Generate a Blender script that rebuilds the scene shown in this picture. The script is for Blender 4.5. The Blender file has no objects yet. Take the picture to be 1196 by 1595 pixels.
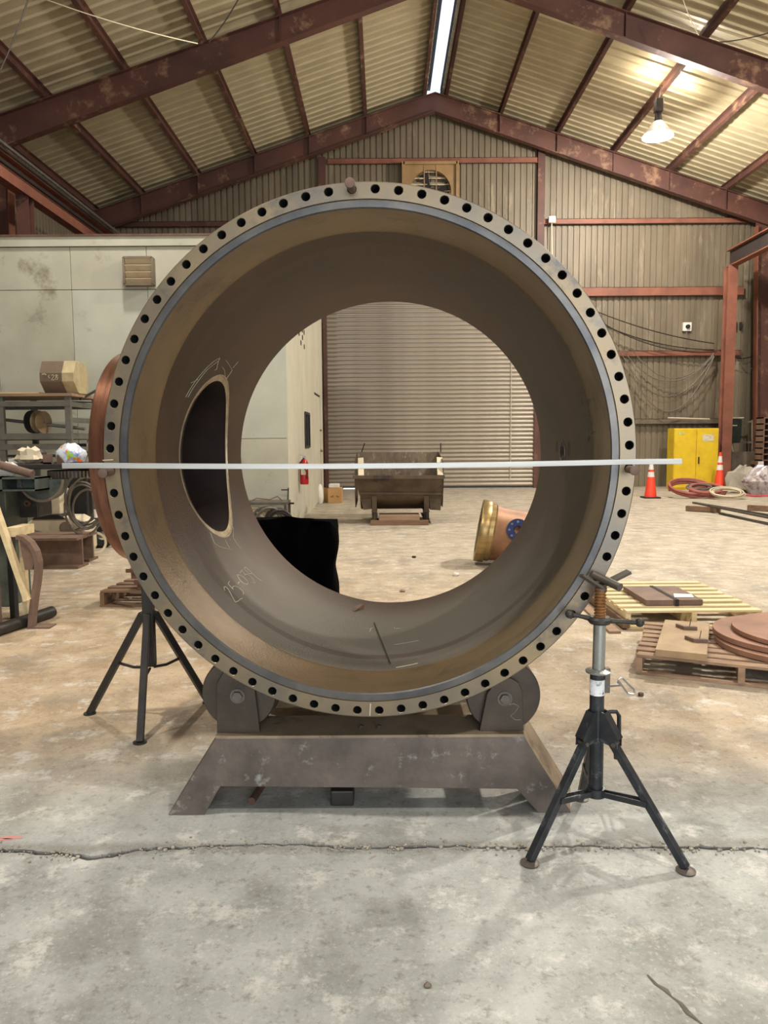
import bpy, math, random
from mathutils import Vector, Matrix
random.seed(7)
R = math.radians
SC = bpy.context.scene
COL = SC.collection

# ------------------------------------------------------------------ camera
F, PITCH, ROLL, CAM_H = 1165.0, 0.09584, 0.00688, 1.5
_f = Vector((0, math.cos(PITCH), -math.sin(PITCH)))
_r = Vector((1, 0, 0)); _d = _f.cross(_r)
_right = _r * math.cos(ROLL) + _d * math.sin(ROLL)
_down = -_r * math.sin(ROLL) + _d * math.cos(ROLL)
CAM = Vector((0, 0, CAM_H))
cam_data = bpy.data.cameras.new('camera')
cam = bpy.data.objects.new('camera', cam_data); COL.objects.link(cam)
cam_data.sensor_fit = 'VERTICAL'; cam_data.sensor_height = 24
cam_data.lens = F / 1595 * 24
cam_data.clip_start = 0.05; cam_data.clip_end = 200
mw = Matrix((_right, -_down, -_f)).transposed().to_4x4(); mw.translation = CAM
cam.matrix_world = mw
SC.camera = cam

# ------------------------------------------------------------------ world, lights, exposure
world = bpy.data.worlds.new('world'); SC.world = world; world.use_nodes = True
world.node_tree.nodes['Background'].inputs[0].default_value = (0.86, 0.92, 1.0, 1)
world.node_tree.nodes['Background'].inputs[1].default_value = 1.0
SC.view_settings.view_transform = 'Standard'; SC.view_settings.look = 'None'
SC.view_settings.exposure = 0.5; SC.view_settings.gamma = 1.0
SC.view_settings.use_curve_mapping = False

def area(name, loc, rot, sx, sy, power, color):
    l = bpy.data.lights.new(name, 'AREA'); l.shape = 'RECTANGLE'; l.size = sx; l.size_y = sy
    l.energy = power; l.color = color
    o = bpy.data.objects.new(name, l); COL.objects.link(o); o.location = loc; o.rotation_euler = rot
    return o
# daylight through the open bay door behind the photographer
area('bay_door_daylight', (1.5, -6.6, 2.6), (R(90), 0, 0), 7.0, 4.6, 390, (0.93, 0.97, 1.0))

def high_bay(x, y, z, power, color=(1.0, 0.93, 0.83), r=0.16):
    l = bpy.data.lights.new('high_bay_light', 'POINT'); l.energy = power; l.color = color; l.shadow_soft_size = r
    o = bpy.data.objects.new('high_bay_light', l); COL.objects.link(o); o.location = (x, y, z)
    return o
def high_bay_disc(x, y, z, power, color=(1.0, 0.93, 0.83), up=0.2):   # lamps whose bells send most of their light down
    l = bpy.data.lights.new('high_bay_light', 'AREA'); l.shape = 'DISK'; l.size = 0.5; l.energy = power * (1 - up); l.color = color
    o = bpy.data.objects.new('high_bay_light', l); COL.objects.link(o); o.location = (x, y, z - .05)
    return high_bay(x, y, z, power * up, color)
LAMP = (6.62, 18.7, 8.70)
high_bay(LAMP[0], LAMP[1], LAMP[2] - 0.12, 1500)
high_bay_disc(6.7, 9.5, 8.9, 1350, up=0.6)
high_bay_disc(-3.4, 10.5, 8.9, 340)
high_bay_disc(5.6, -1.0, 8.9, 480, up=0.3)
high_bay_disc(-2.6, 1.6, 8.9, 380)

# ------------------------------------------------------------------ pixel helpers (turn a photo pixel into a point of the place)
def ray(px, py):
    return _right * ((px - 598) / F) + _down * ((py - 797.5) / F) + _f
def fl(px, py, z=0.0):
    d = ray(px, py); return CAM + d * ((z - CAM_H) / d.z)
def aty(px, py, Y):
    d = ray(px, py); return CAM + d * (Y / d.y)

# ------------------------------------------------------------------ materials
def lin(c):
    return tuple(((v / 255) / 12.92 if v / 255 <= 0.04045 else ((v / 255 + 0.055) / 1.055) ** 2.4) for v in c) + (1,)

def mat(name, c1, c2=None, scale=4, rough=0.6, metal=0.0, bump=0.15, c3=None, s3=1.0, t3=0.62, stretch=(1, 1, 1), rough2=None, emit=None, estr=0, bscale=40, detail=6, contrast=0.18, trans=0, alpha=1):
    m = bpy.data.materials.new(name); m.use_nodes = True
    nt = m.node_tree; n = nt.nodes; L = nt.links
    b = n['Principled BSDF']
    b.inputs['Roughness'].default_value = rough; b.inputs['Metallic'].default_value = metal
    if emit:
        b.inputs['Emission Color'].default_value = lin(emit); b.inputs['Emission Strength'].default_value = estr
    if trans: b.inputs['Transmission Weight'].default_value = trans
    if alpha < 1: b.inputs['Alpha'].default_value = alpha
    tc = n.new('ShaderNodeTexCoord'); mp = n.new('ShaderNodeMapping')
    mp.inputs['Scale'].default_value = stretch
    L.new(tc.outputs['Object'], mp.inputs['Vector'])
    def noise(s, det=detail, ro=0.6):
        t = n.new('ShaderNodeTexNoise'); t.inputs['Scale'].default_value = s; t.inputs['Detail'].default_value = det
        t.inputs['Roughness'].default_value = ro
        L.new(mp.outputs[0], t.inputs['Vector']); return t
    c2 = c2 or tuple(v * 0.8 for v in c1)
    t1 = noise(scale)
    rmp = n.new('ShaderNodeMapRange'); rmp.inputs[1].default_value = 0.5 - contrast; rmp.inputs[2].default_value = 0.5 + contrast
    L.new(t1.outputs[0], rmp.inputs[0])
    mx = n.new('ShaderNodeMix'); mx.data_type = 'RGBA'
    mx.inputs[6].default_value = lin(c1); mx.inputs[7].default_value = lin(c2)
    L.new(rmp.outputs[0], mx.inputs[0]); out = mx.outputs[2]
    if c3:
        t2 = noise(s3, 8, 0.7)
        r2 = n.new('ShaderNodeMapRange'); r2.inputs[1].default_value = t3 - 0.06; r2.inputs[2].default_value = t3 + 0.06
        L.new(t2.outputs[0], r2.inputs[0])
        m2 = n.new('ShaderNodeMix'); m2.data_type = 'RGBA'; m2.inputs[7].default_value = lin(c3)
        L.new(out, m2.inputs[6]); L.new(r2.outputs[0], m2.inputs[0]); out = m2.outputs[2]
    L.new(out, b.inputs['Base Color'])
    if rough2 is not None:
        rr = n.new('ShaderNodeMapRange'); rr.inputs[1].default_value = 0.3; rr.inputs[2].default_value = 0.7
        rr.inputs[3].default_value = rough; rr.inputs[4].default_value = rough2
        L.new(t1.outputs[0], rr.inputs[0]); L.new(rr.outputs[0], b.inputs['Roughness'])
    if bump:
        t4 = noise(bscale, 5); bp = n.new('ShaderNodeBump'); bp.inputs['Strength'].default_value = bump
        bp.inputs['Distance'].default_value = 0.01
        L.new(t4.outputs[0], bp.inputs['Height']); L.new(bp.outputs[0], b.inputs['Normal'])
    m['n'] = 1
    return m

M = {}
M['red_iron'] = mat('red_oxide_beam', (100, 64, 54), (74, 48, 42), 1.2, 0.6, 0.0, 0.1, (150, 118, 92), 1.6, 0.61)
M['red_iron2'] = mat('red_oxide_girt', (146, 92, 72), (114, 70, 56), 2, 0.6, 0, 0.1)
M['dark_iron'] = mat('dark_beam', (62, 52, 48), (44, 38, 36), 2, 0.6, 0.1, 0.1)
M['roof'] = mat('roof_sheet_paint', (192, 180, 148), (170, 159, 130), 1.5, 0.38, 0.1, 0.05)
M['siding'] = mat('siding_paint', (132, 120, 100), (104, 94, 78), 1.3, 0.55, 0.05, 0.06, (150, 138, 118), 2.5, 0.62, stretch=(1, 1, 0.25))
M['slat'] = mat('door_slat_metal', (164, 154, 138), (142, 131, 116), 0.9, 0.42, 0.25, 0.03, stretch=(1, 1, 3))
M['office'] = mat('office_board', (186, 188, 174), (170, 173, 160), 1.2, 0.7, 0, 0.06, (146, 142, 128), 1.3, 0.68)
M['office2'] = mat('office_board_dirty', (182, 182, 166), (160, 158, 142), 0.9, 0.7, 0, 0.06, (126, 118, 100), 1.1, 0.62)
M['office3'] = mat('office_side_board', (200, 196, 178), (186, 182, 164), 1.0, 0.7, 0, 0.05, (160, 150, 125), 1.5, 0.66)
M['steel'] = mat('worn_steel', (104, 98, 90), (78, 72, 66), 9, 0.5, 0.4, 0.1)
M['rust'] = mat('rusty_steel', (108, 80, 64), (80, 58, 48), 6, 0.7, 0.2, 0.2)
M['rust2'] = mat('brown_channel', (128, 104, 90), (100, 80, 68), 5, 0.65, 0.2, 0.1)
M['darksteel'] = mat('dark_steel', (58, 54, 50), (40, 37, 35), 8, 0.5, 0.3, 0.1)
M['black'] = mat('black_cloth', (4, 4, 5), (2, 2, 3), 8, 1.0, 0, 0)
M['black'].node_tree.nodes['Principled BSDF'].inputs['Specular IOR Level'].default_value = 0.03
M['hole'] = mat('hole_shade', (10, 9, 8), (6, 5, 5), 8, 0.9, 0, 0)  # near-black paints in the shade inside holes and grooves
M['wood'] = mat('pale_wood', (224, 206, 164), (198, 176, 134), 5, 0.75, 0, 0.1, stretch=(0.3, 3, 3))
M['wood2'] = mat('aged_wood', (164, 136, 110), (126, 102, 82), 5, 0.8, 0, 0.15, stretch=(0.3, 3, 3))
M['wood3'] = mat('brown_wood', (128, 100, 76), (96, 75, 58), 5, 0.8, 0, 0.15, stretch=(0.4, 2, 2))
M['yellow'] = mat('yellow_paint', (232, 200, 44), (214, 178, 36), 3, 0.5, 0, 0.03, (150, 125, 40), 9, 0.70)
M['orange'] = mat('cone_orange', (246, 78, 50), (232, 66, 44), 3, 0.5, 0, 0)
M['white'] = mat('white_plastic', (232, 230, 224), (220, 216, 208), 4, 0.5, 0, 0)
M['cream'] = mat('cream_metal', (214, 202, 176), (196, 184, 158), 3, 0.5, 0, 0.03)
M['rubber'] = mat('black_rubber', (32, 31, 31), (22, 21, 21), 9, 0.75, 0, 0.05)
M['card'] = mat('cardboard', (200, 160, 108), (184, 144, 94), 2, 0.8, 0, 0)
M['red'] = mat('red_paint', (190, 28, 34), (160, 20, 28), 3, 0.3, 0, 0)
M['hose'] = mat('hose_red', (176, 104, 92), (146, 84, 76), 5, 0.6, 0, 0)
M['cable'] = mat('grey_cable', (120, 112, 102), (86, 80, 72), 9, 0.55, 0, 0)
M['green_steel'] = mat('green_grey_machine', (94, 102, 94), (66, 72, 68), 6, 0.5, 0.3, 0.05, (40, 40, 38), 3, 0.64)
M['silver'] = mat('galvanised', (170, 172, 168), (140, 144, 142), 7, 0.3, 0.75, 0.03)
M['alu'] = mat('straightedge_steel', (186, 186, 182), (160, 160, 156), 12, 0.4, 0.3, 0.0, stretch=(0.2, 3, 3))
M['chalk'] = mat('chalk', (214, 204, 176), (200, 190, 165), 30, 0.9, 0, 0)
M['blackpaint'] = mat('black_enamel', (54, 57, 62), (34, 36, 40), 14, 0.34, 0.25, 0.05, (104, 110, 116), 9, 0.62)  # lifted base and blue-grey patches paint highlights into the enamel
M['brass'] = mat('turned_gold', (176, 152, 104), (138, 116, 76), 4, 0.36, 0.8, 0.02, stretch=(1, 1, 6))
M['copper'] = mat('turned_copper', (150, 104, 82), (98, 66, 52), 5, 0.24, 0.75, 0.03, stretch=(6, 1, 1))
M['flange'] = mat('machined_flange', (142, 124, 94), (104, 100, 94), 2.4, 0.42, 0.55, 0.05, (84, 84, 86), 3.2, 0.60, rough2=0.3, bscale=120)
M['seat'] = mat('blued_ring', (104, 101, 97), (68, 70, 74), 5, 0.36, 0.55, 0.04, bscale=120)
M['hub'] = mat('ground_hub_bore', (126, 105, 76), (100, 82, 58), 2.2, 0.38, 0.5, 0.2, (76, 58, 38), 1.6, 0.6, bscale=90)
M['bore'] = mat('rust_bore', (116, 84, 54), (84, 60, 40), 1.6, 0.42, 0.55, 0.35, (66, 48, 34), 1.3, 0.60, bscale=110)
def bore_material():
    # rust scale on the walls, grey painted in for the lit bottom, a brown band part way in
    m = mat('rust_bore', (74, 50, 29), (50, 35, 21), 1.7, 0.46, 0.4, 0.4, (46, 33, 23), 1.4, 0.60, bscale=120)
    nt = m.node_tree; n = nt.nodes; L = nt.links; b = n['Principled BSDF']; old = b.inputs['Base Color'].links[0].from_socket
    g = n.new('ShaderNodeTexCoord'); sx = n.new('ShaderNodeSeparateXYZ'); L.new(g.outputs['Object'], sx.inputs[0])
    nz = n.new('ShaderNodeTexNoise'); nz.inputs['Scale'].default_value = 3.0; nz.inputs['Detail'].default_value = 8; L.new(g.outputs['Object'], nz.inputs[0])
    def math_(o, a, c):
        x = n.new('ShaderNodeMath'); x.operation = o
        for i, v in ((0, a), (1, c)):
            if isinstance(v, (int, float)): x.inputs[i].default_value = v
            else: L.new(v, x.inputs[i])
        return x.outputs[0]
    def rg(v, a, c):
        r = n.new('ShaderNodeMapRange'); r.interpolation_type = 'SMOOTHSTEP'; r.inputs[1].default_value = a; r.inputs[2].default_value = c; L.new(v, r.inputs[0]); return r.outputs[0]
    def mx(f, a, c):
        x = n.new('ShaderNodeMix'); x.data_type = 'RGBA'; L.new(f, x.inputs[0]); L.new(a, x.inputs[6]); x.inputs[7].default_value = lin(c); return x.outputs[2]
    h = math_('ADD', sx.outputs[2], math_('MULTIPLY', math_('SUBTRACT', nz.outputs[0], 0.5), 0.55))
    dust_and_light = math_('MULTIPLY', rg(h, 1.25, 0.62), rg(sx.outputs[1], 1.72, 1.15))
    col = mx(math_('MULTIPLY', dust_and_light, 0.85), old, (112, 107, 97))
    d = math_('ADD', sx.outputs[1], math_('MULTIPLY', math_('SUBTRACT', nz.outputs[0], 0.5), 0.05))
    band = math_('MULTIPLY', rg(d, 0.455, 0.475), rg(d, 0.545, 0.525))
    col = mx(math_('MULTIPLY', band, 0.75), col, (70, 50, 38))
    L.new(col, b.inputs['Base Color'])
    return m
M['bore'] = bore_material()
M['top_plate'] = mat('dusty_plate', (152, 136, 112), (120, 104, 86), 5, 0.7, 0.1, 0.15, (84, 72, 62), 4, 0.60)
M['shell'] = mat('rust_shell', (96, 70, 54), (74, 54, 42), 3, 0.7, 0.2, 0.2)
M['base'] = mat('cradle_steel', (112, 101, 94), (84, 76, 71), 5, 0.5, 0.3, 0.15, (150, 150, 145), 11, 0.635, detail=10, contrast=.13)
M['roller'] = mat('roller_steel', (82, 72, 62), (60, 52, 46), 6, 0.45, 0.4, 0.08)
M['thread'] = mat('rusty_thread', (158, 110, 62), (112, 76, 46), 30, 0.7, 0.3, 0.1)
M['blue'] = mat('blue_paint', (40, 58, 110), (30, 44, 90), 5, 0.4, 0.1, 0)
M['tarp'] = mat('grey_tarp', (176, 168, 152), (150, 144, 130), 3, 0.8, 0, 0.1)
M['clear'] = mat('clear_wrap', (200, 192, 190), (140, 128, 134), 6, 0.25, 0, 0.6, (110, 88, 92), 7, 0.56, bscale=14)
M['skylight'] = mat('ridge_panel', (220, 230, 240), None, 4, 0.6, 0, 0, emit=(206, 220, 234), estr=1.0)
M['lamp'] = mat('lamp_lens', (255, 255, 255), None, 4, 0.5, 0, 0, emit=(255, 246, 230), estr=40)
M['shade'] = mat('acrylic_shade', (210, 200, 190), None, 4, 0.4, 0, 0, emit=(255, 225, 200), estr=0.03)
M['plate'] = mat('tan_plate', (164, 140, 106), (136, 112, 84), 6, 0.6, 0.15, 0.08)
M['disc'] = mat('rust_disc', (160, 120, 98), (122, 90, 72), 2.5, 0.65, 0.2, 0.1)
M['concrete_block'] = mat('stained_block', (128, 116, 100), (98, 86, 72), 3, 0.8, 0, 0.2)
M['pinkpaint'] = mat('pink_paint', (226, 60, 110), None, 4, 0.7, 0, 0)
M['paper'] = mat('paper', (236, 232, 224), None, 4, 0.8, 0, 0)
M['daylight'] = mat('door_gap_daylight', (230, 240, 250), None, 4, 0.6, 0, 0, emit=(225, 235, 250), estr=1.2)

def floor_material():
    m = bpy.data.materials.new('dusty_concrete'); m.use_nodes = True
    nt = m.node_tree; n = nt.nodes; L = nt.links; b = n['Principled BSDF']
    tc = n.new('ShaderNodeTexCoord')
    def noise(s, det=8, ro=0.62, vec=None):
        t = n.new('ShaderNodeTexNoise'); t.inputs['Scale'].default_value = s; t.inputs['Detail'].default_value = det
        t.inputs['Roughness'].default_value = ro; L.new(vec or tc.outputs['Object'], t.inputs['Vector']); return t.outputs[0]
    def rng(v, a, c, lo=0, hi=1):
        r = n.new('ShaderNodeMapRange'); r.inputs[1].default_value = a; r.inputs[2].default_value = c
        r.inputs[3].default_value = lo; r.inputs[4].default_value = hi; L.new(v, r.inputs[0]); return r.outputs[0]
    def mix(f, a, c):
        x = n.new('ShaderNodeMix'); x.data_type = 'RGBA'; L.new(f, x.inputs[0])
        for i, v in ((6, a), (7, c)):
            if isinstance(v, tuple): x.inputs[i].default_value = lin(v)
            else: L.new(v, x.inputs[i])
        return x.outputs[2]
    def op(o, a, c):
        x = n.new('ShaderNodeMath'); x.operation = o
        for i, v in ((0, a), (1, c)):
            if isinstance(v, (int, float)): x.inputs[i].default_value = v
            else: L.new(v, x.inputs[i])
        return x.outputs[0]
    sep = n.new('ShaderNodeSeparateXYZ'); L.new(tc.outputs['Object'], sep.inputs[0])
    X, Y = sep.outputs[0], sep.outputs[1]
    n1 = noise(0.9); n2 = noise(3.5); n3 = noise(22, 6, 0.7)
    # bare grey slab near the crack, tracked dust beyond
    dist = op('ADD', Y, op('MULTIPLY', op('SUBTRACT', n1, 0.5), 1.6))
    grey = mix(rng(n2, 0.36, 0.64), (178, 181, 178), (151, 154, 151))
    dust_and_light = mix(rng(n2, 0.38, 0.62), (190, 170, 142), (164, 142, 114))
    far = mix(rng(n2, 0.38, 0.62), (184, 173, 154), (162, 150, 131))
    c = mix(rng(dist, 2.9, 3.9), grey, dust_and_light)
    rightness = op('ADD', rng(X, -1.0, 3.0, 0, 0.7), rng(Y, 6, 11, 0, 1))
    c = mix(op('MULTIPLY', rng(dist, 3.2, 4.2), op('MINIMUM', rightness, 1.0)), c, far)
    # dark stains and pale scuffs
    st = noise(1.7, 9, 0.7)
    c = mix(op('MULTIPLY', rng(st, 0.52, 0.60), 0.42), c, (118, 116, 108))
    sc2 = noise(5.0, 10, 0.75)
    c = mix(op('MULTIPLY', rng(sc2, 0.54, 0.62), 0.6), c, (214, 212, 206))
    ck = op('ABSOLUTE', op('SUBTRACT', op('ADD', Y, op('MULTIPLY', op('SUBTRACT', noise(7, 4), 0.5), 0.09)), 2.64), 0)
    c = mix(op('MULTIPLY', rng(ck, 0.055, 0.015), 0.5), c, (112, 108, 100))
    mp = n.new('ShaderNodeMapping'); mp.inputs['Scale'].default_value = (0.5, 2.4, 1); mp.inputs['Rotation'].default_value = (0, 0, 0.25)
    L.new(tc.outputs['Object'], mp.inputs[0])
    sw = noise(2.2, 9, 0.7, mp.outputs[0])
    c = mix(op('MULTIPLY', rng(sw, 0.54, 0.64), op('MULTIPLY', rng(Y, 3, 5), 0.4)), c, (150, 120, 92))
    c = mix(op('MULTIPLY', rng(n3, 0.55, 0.66), 0.45), c, (100, 94, 84))
    n5 = noise(60, 6, 0.8)
    c = mix(op('MULTIPLY', rng(n5, 0.56, 0.64), 0.5), c, (206, 203, 194))
    c = mix(op('MULTIPLY', rng(n5, 0.44, 0.36), 0.4), c, (110, 104, 94))
    L.new(c, b.inputs['Base Color'])
    L.new(rng(n2, 0.3, 0.7, 0.62, 0.8), b.inputs['Roughness'])
    bp = n.new('ShaderNodeBump'); bp.inputs['Strength'].default_value = 0.5; bp.inputs['Distance'].default_value = 0.006
    L.new(op('ADD', noise(14, 10, 0.75), op('MULTIPLY', noise(90, 3), 0.35)), bp.inputs['Height']); L.new(bp.outputs[0], b.inputs['Normal'])
    return m
M['floor'] = floor_material()

# ------------------------------------------------------------------ mesh builder
def V(*a): return Vector(a[0] if len(a) == 1 else a)
def frame(d, up=(0, 0, 1)):
    d = V(d).normalized(); up = V(up)
    if abs(d.dot(up)) > 0.98: up = V(0, 1, 0) if abs(d.y) < 0.9 else V(1, 0, 0)
    s = d.cross(up).normalized(); u = s.cross(d).normalized()
    return d, s, u

class MB:
    def __init__(self): self.v = []; self.f = []
    def add(self, vs, fs):
        k = len(self.v); self.v += [tuple(x) for x in vs]; self.f += [tuple(i + k for i in f) for f in fs]; return self
    def box(self, x0, x1, y0, y1, z0, z1):
        return self.add([(x, y, z) for z in (z0, z1) for x, y in ((x0, y0), (x1, y0), (x1, y1), (x0, y1))],
                        [(3, 2, 1, 0), (4, 5, 6, 7), (0, 1, 5, 4), (1, 2, 6, 5), (2, 3, 7, 6), (3, 0, 4, 7)])
    def bar(self, p0, p1, w, h, up=(0, 0, 1)):   # rectangular bar between two points
        p0, p1 = V(p0), V(p1); d, s, u = frame(p1 - p0, up)
        vs = [p + s * a * w / 2 + u * b * h / 2 for p in (p0, p1) for a, b in ((-1, -1), (1, -1), (1, 1), (-1, 1))]
        return self.add(vs, [(0, 1, 2, 3), (7, 6, 5, 4), (0, 4, 5, 1), (1, 5, 6, 2), (2, 6, 7, 3), (3, 7, 4, 0)])
    def cyl(self, p0, p1, r0, r1=None, n=16):
        r1 = r0 if r1 is None else r1
        return self.tube([p0, p1], [r0, r1], n)
    def tube(self, pts, r, n=8, closed=False):
        pts = [V(p) for p in pts]; m = len(pts); rs = r if isinstance(r, (list, tuple)) else [r] * m
        vs = []; up = V(0, 0, 1)
        for i, p in enumerate(pts):
            a = pts[(i - 1) % m] if (closed or i > 0) else p; b = pts[(i + 1) % m] if (closed or i < m - 1) else p
            d, s, u = frame(b - a, up)
            if i == 0 or True:
                if abs((b - a).normalized().dot(up)) < 0.95: up = u
            vs += [p + (s * math.cos(t) + u * math.sin(t)) * rs[i] for t in (2 * math.pi * k / n for k in range(n))]
        fs = [(i * n + k, i * n + (k + 1) % n, ((i + 1) % m) * n + (k + 1) % n, ((i + 1) % m) * n + k)
              for i in range(m if closed else m - 1) for k in range(n)]
        if not closed: fs += [tuple(range(n - 1, -1, -1)), tuple((m - 1) * n + k for k in range(n))]
        return self.add(vs, fs)
    def prism(self, poly, O, U, W, ext):           # polygon in the plane (U, W), pushed along ext
        O, U, W, ext = V(O), V(U), V(W), V(ext); n = len(poly)
        vs = [O + U * a + W * b for a, b in poly]; vs += [v + ext for v in vs]
        return self.add(vs, [tuple(range(n)), tuple(range(2 * n - 1, n - 1, -1))] + [(k, k + n, (k + 1) % n + n, (k + 1) % n) for k in range(n)])
    def lathe(self, prof, O, axis, n=32, closed=True, a0=0, a1=360, up=(0, 0, 1)):   # prof: (radius, along axis)
        O = V(O); d, s, u = frame(axis, up); full = abs(a1 - a0) >= 360; k = n if full else n + 1; m = len(prof)
        vs = []
        for i in range(k):
            t = R(a0 + (a1 - a0) * i / n); e = s * math.cos(t) + u * math.sin(t)
            vs += [O + e * r + d * h for r, h in prof]
        fs = [(i * m + j, i * m + (j + 1) % m, ((i + 1) % k) * m + (j + 1) % m, ((i + 1) % k) * m + j)
              for i in range(k if full else k - 1) for j in range(m if closed else m - 1)]
        if not full and closed: fs += [tuple(range(m)), tuple((k - 1) * m + j for j in range(m - 1, -1, -1))]
        return self.add(vs, fs)
    def ibeam(self, p0, p1, h, w, t=0.014, up=(0, 0, 1)):
        p0, p1 = V(p0), V(p1); d, s, u = frame(p1 - p0, up)
        for c, ww, hh in ((u * (h / 2 - t / 2), w, t), (-u * (h / 2 - t / 2), w, t), (V(0, 0, 0), t, h - 2 * t)):
            self.bar(p0 + c, p1 + c, ww, hh, u)
        return self
    def sphere(self, c, r, n=12, sq=(1, 1, 1)):
        c = V(c); vs = [c + V(0, 0, r * sq[2])]; m = n // 2
        for i in range(1, m):
            for k in range(n):
                a = math.pi * i / m; t = 2 * math.pi * k / n
                vs.append(c + V(r * sq[0] * math.sin(a) * math.cos(t), r * sq[1] * math.sin(a) * math.sin(t), r * sq[2] * math.cos(a)))
        vs.append(c - V(0, 0, r * sq[2])); fs = [(0, 1 + k, 1 + (k + 1) % n) for k in range(n)]
        for i in range(m - 2):
            fs += [(1 + i * n + k, 1 + (i + 1) * n + k, 1 + (i + 1) * n + (k + 1) % n, 1 + i * n + (k + 1) % n) for k in range(n)]
        e = len(vs) - 1; fs += [(e, 1 + (m - 2) * n + (k + 1) % n, 1 + (m - 2) * n + k) for k in range(n)]
        return self.add(vs, fs)

WM = {}
def obj(name, mb, m, parent=None, bevel=0, smooth=False, local=False, kind=None, label=None, seg=2):
    me = bpy.data.meshes.new(name)
    vs = mb.v
    if parent is not None and not local:
        inv = WM[parent.name].inverted(); vs = [tuple(inv @ V(v)) for v in vs]
    me.from_pydata(vs, [], mb.f); me.update()
    import bmesh
    bm = bmesh.new(); bm.from_mesh(me); bmesh.ops.recalc_face_normals(bm, faces=bm.faces); bm.to_mesh(me); bm.free()
    me.materials.append(M[m] if isinstance(m, str) else m)
    o = bpy.data.objects.new(name, me); COL.objects.link(o)
    if parent is not None: o.parent = parent; WM[o.name] = WM[parent.name]
    else: WM[o.name] = Matrix()
    if smooth:
        me.polygons.foreach_set('use_smooth', [True] * len(me.polygons))
        try: me.set_sharp_from_angle(angle=R(35))
        except Exception: pass
    if bevel:
        b = o.modifiers.new('bevel', 'BEVEL'); b.width = bevel; b.segments = seg; b.limit_method = 'ANGLE'; b.angle_limit = R(40)
    if kind: o['kind'] = kind
    if label: o['label'] = label
    return o

def tag(o, label=None, cat=None, group=None, kind=None):
    if label: o['label'] = label
    if cat: o['category'] = cat
    if group: o['group'] = group
    if kind: o['kind'] = kind
    return o

def thing(name, label=None, cat=None, loc=(0, 0, 0), rz=0, group=None, kind=None):
    o = bpy.data.objects.new(name, None); COL.objects.link(o); o.empty_display_size = 0.05
    o.location = loc; o.rotation_euler = (0, 0, rz)
    WM[o.name] = Matrix.Translation(V(loc)) @ Matrix.Rotation(rz, 4, 'Z')
    return tag(o, label, cat, group, kind)

def copy_tree(o, parent=None):
    c = o.copy(); COL.objects.link(c); c.parent = parent
    for ch in list(o.children): copy_tree(ch, c)
    return c

def solo(name, mb, m, label, cat, group=None, **k):   # a thing that is one mesh, origin on its own base
    xs = [v[0] for v in mb.v]; ys = [v[1] for v in mb.v]; zs = [v[2] for v in mb.v]
    c = V((min(xs) + max(xs)) / 2, (min(ys) + max(ys)) / 2, min(zs))
    mb.v = [tuple(V(v) - c) for v in mb.v]
    o = obj(name, mb, m, **k); o.location = c; WM[o.name] = Matrix.Translation(c)
    return tag(o, label, cat, group)

# ------------------------------------------------------------------ the setting
YG = 23.3; XL, XR = -8.6, 11.75; RX, RZ = 1.56, 11.50; SL = 0.325   # gable wall, side walls, ridge
def zb(x): return RZ - SL * abs(x - RX)                           # underside of the purlins
crack = [(-260, 1325), (0, 1322), (40, 1323), (80, 1326), (120, 1330), (152, 1333), (180, 1327), (222, 1321), (262, 1319), (340, 1316), (420, 1314), (500, 1315),
         (560, 1319), (640, 1317), (700, 1316), (760, 1318), (830, 1319), (900, 1316), (960, 1319), (1040, 1317), (1110, 1318), (1196, 1321), (1420, 1322)]
cp = []
for (a, b) in zip(crack, crack[1:]):
    p, q = fl(*a), fl(*b); k = max(2, int((q - p).length / 0.022))
    for i in range(k): cp.append(p.lerp(q, i / k) + V(0, random.uniform(-1, 1) * 0.006, 0))
cp.append(fl(*crack[-1]))
x0, x1 = cp[0].x, cp[-1].x
mb = MB()
n = len(cp)
far = [V(XL, cp[0].y, 0)] + cp + [V(XR, cp[-1].y, 0)]
mb.v = [tuple(p) for p in far] + [(p.x, 24.2, 0) for p in far] + [(p.x, p.y + 0.004, -0.04) for p in far]
m_ = len(far)
for i in range(m_ - 1):
    mb.f.append((i, i + 1, m_ + i + 1, m_ + i)); mb.f.append((i, 2 * m_ + i, 2 * m_ + i + 1, i + 1))
floor = obj('floor', mb, 'floor', kind='structure')
mb = MB(); gap = []
for i, p in enumerate(far):
    w = (0.004 + 0.010 * (0.5 + 0.5 * math.sin(p.x * 5.3 + 1)) * (0.6 + 0.4 * math.sin(p.x * 17)) + random.uniform(0, 0.006)) * (1.7 if p.x < -.7 else 1.2)
    gap.append(V(p.x, p.y - w, -0.002))
mb.v = [tuple(p) for p in gap] + [(p.x, -8, -0.002) for p in gap] + [(p.x, p.y, -0.04) for p in gap]
for i in range(m_ - 1):
    mb.f.append((i, m_ + i, m_ + i + 1, i + 1)); mb.f.append((i, i + 1, 2 * m_ + i + 1, 2 * m_ + i))
obj('concrete_slab', mb, 'floor', floor)
mb = MB(); mb.add([(XL, 2.2, -0.018), (XR, 2.2, -0.018), (XR, 3.0, -0.018), (XL, 3.0, -0.018)], [(0, 1, 2, 3)])
obj('crack_bed', mb, mat('crack_dirt', (112, 106, 97), (78, 72, 66), 20, 0.9), floor)
mb = MB(); hc = [fl(*q) for q in ((1008, 1518), (1022, 1533), (1036, 1541), (1046, 1552), (1060, 1562), (1072, 1578), (1090, 1592), (1110, 1612))]
for i, (a, b) in enumerate(zip(hc, hc[1:])):
    w0, w1 = .002 + .003 * (i % 3), .002 + .003 * ((i + 1) % 3); mb.add([(a.x - w0, a.y, .0005), (a.x + w0, a.y, .0005), (b.x + w1, b.y, .0005), (b.x - w1, b.y, .0005)], [(0, 1, 2, 3)])
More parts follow.
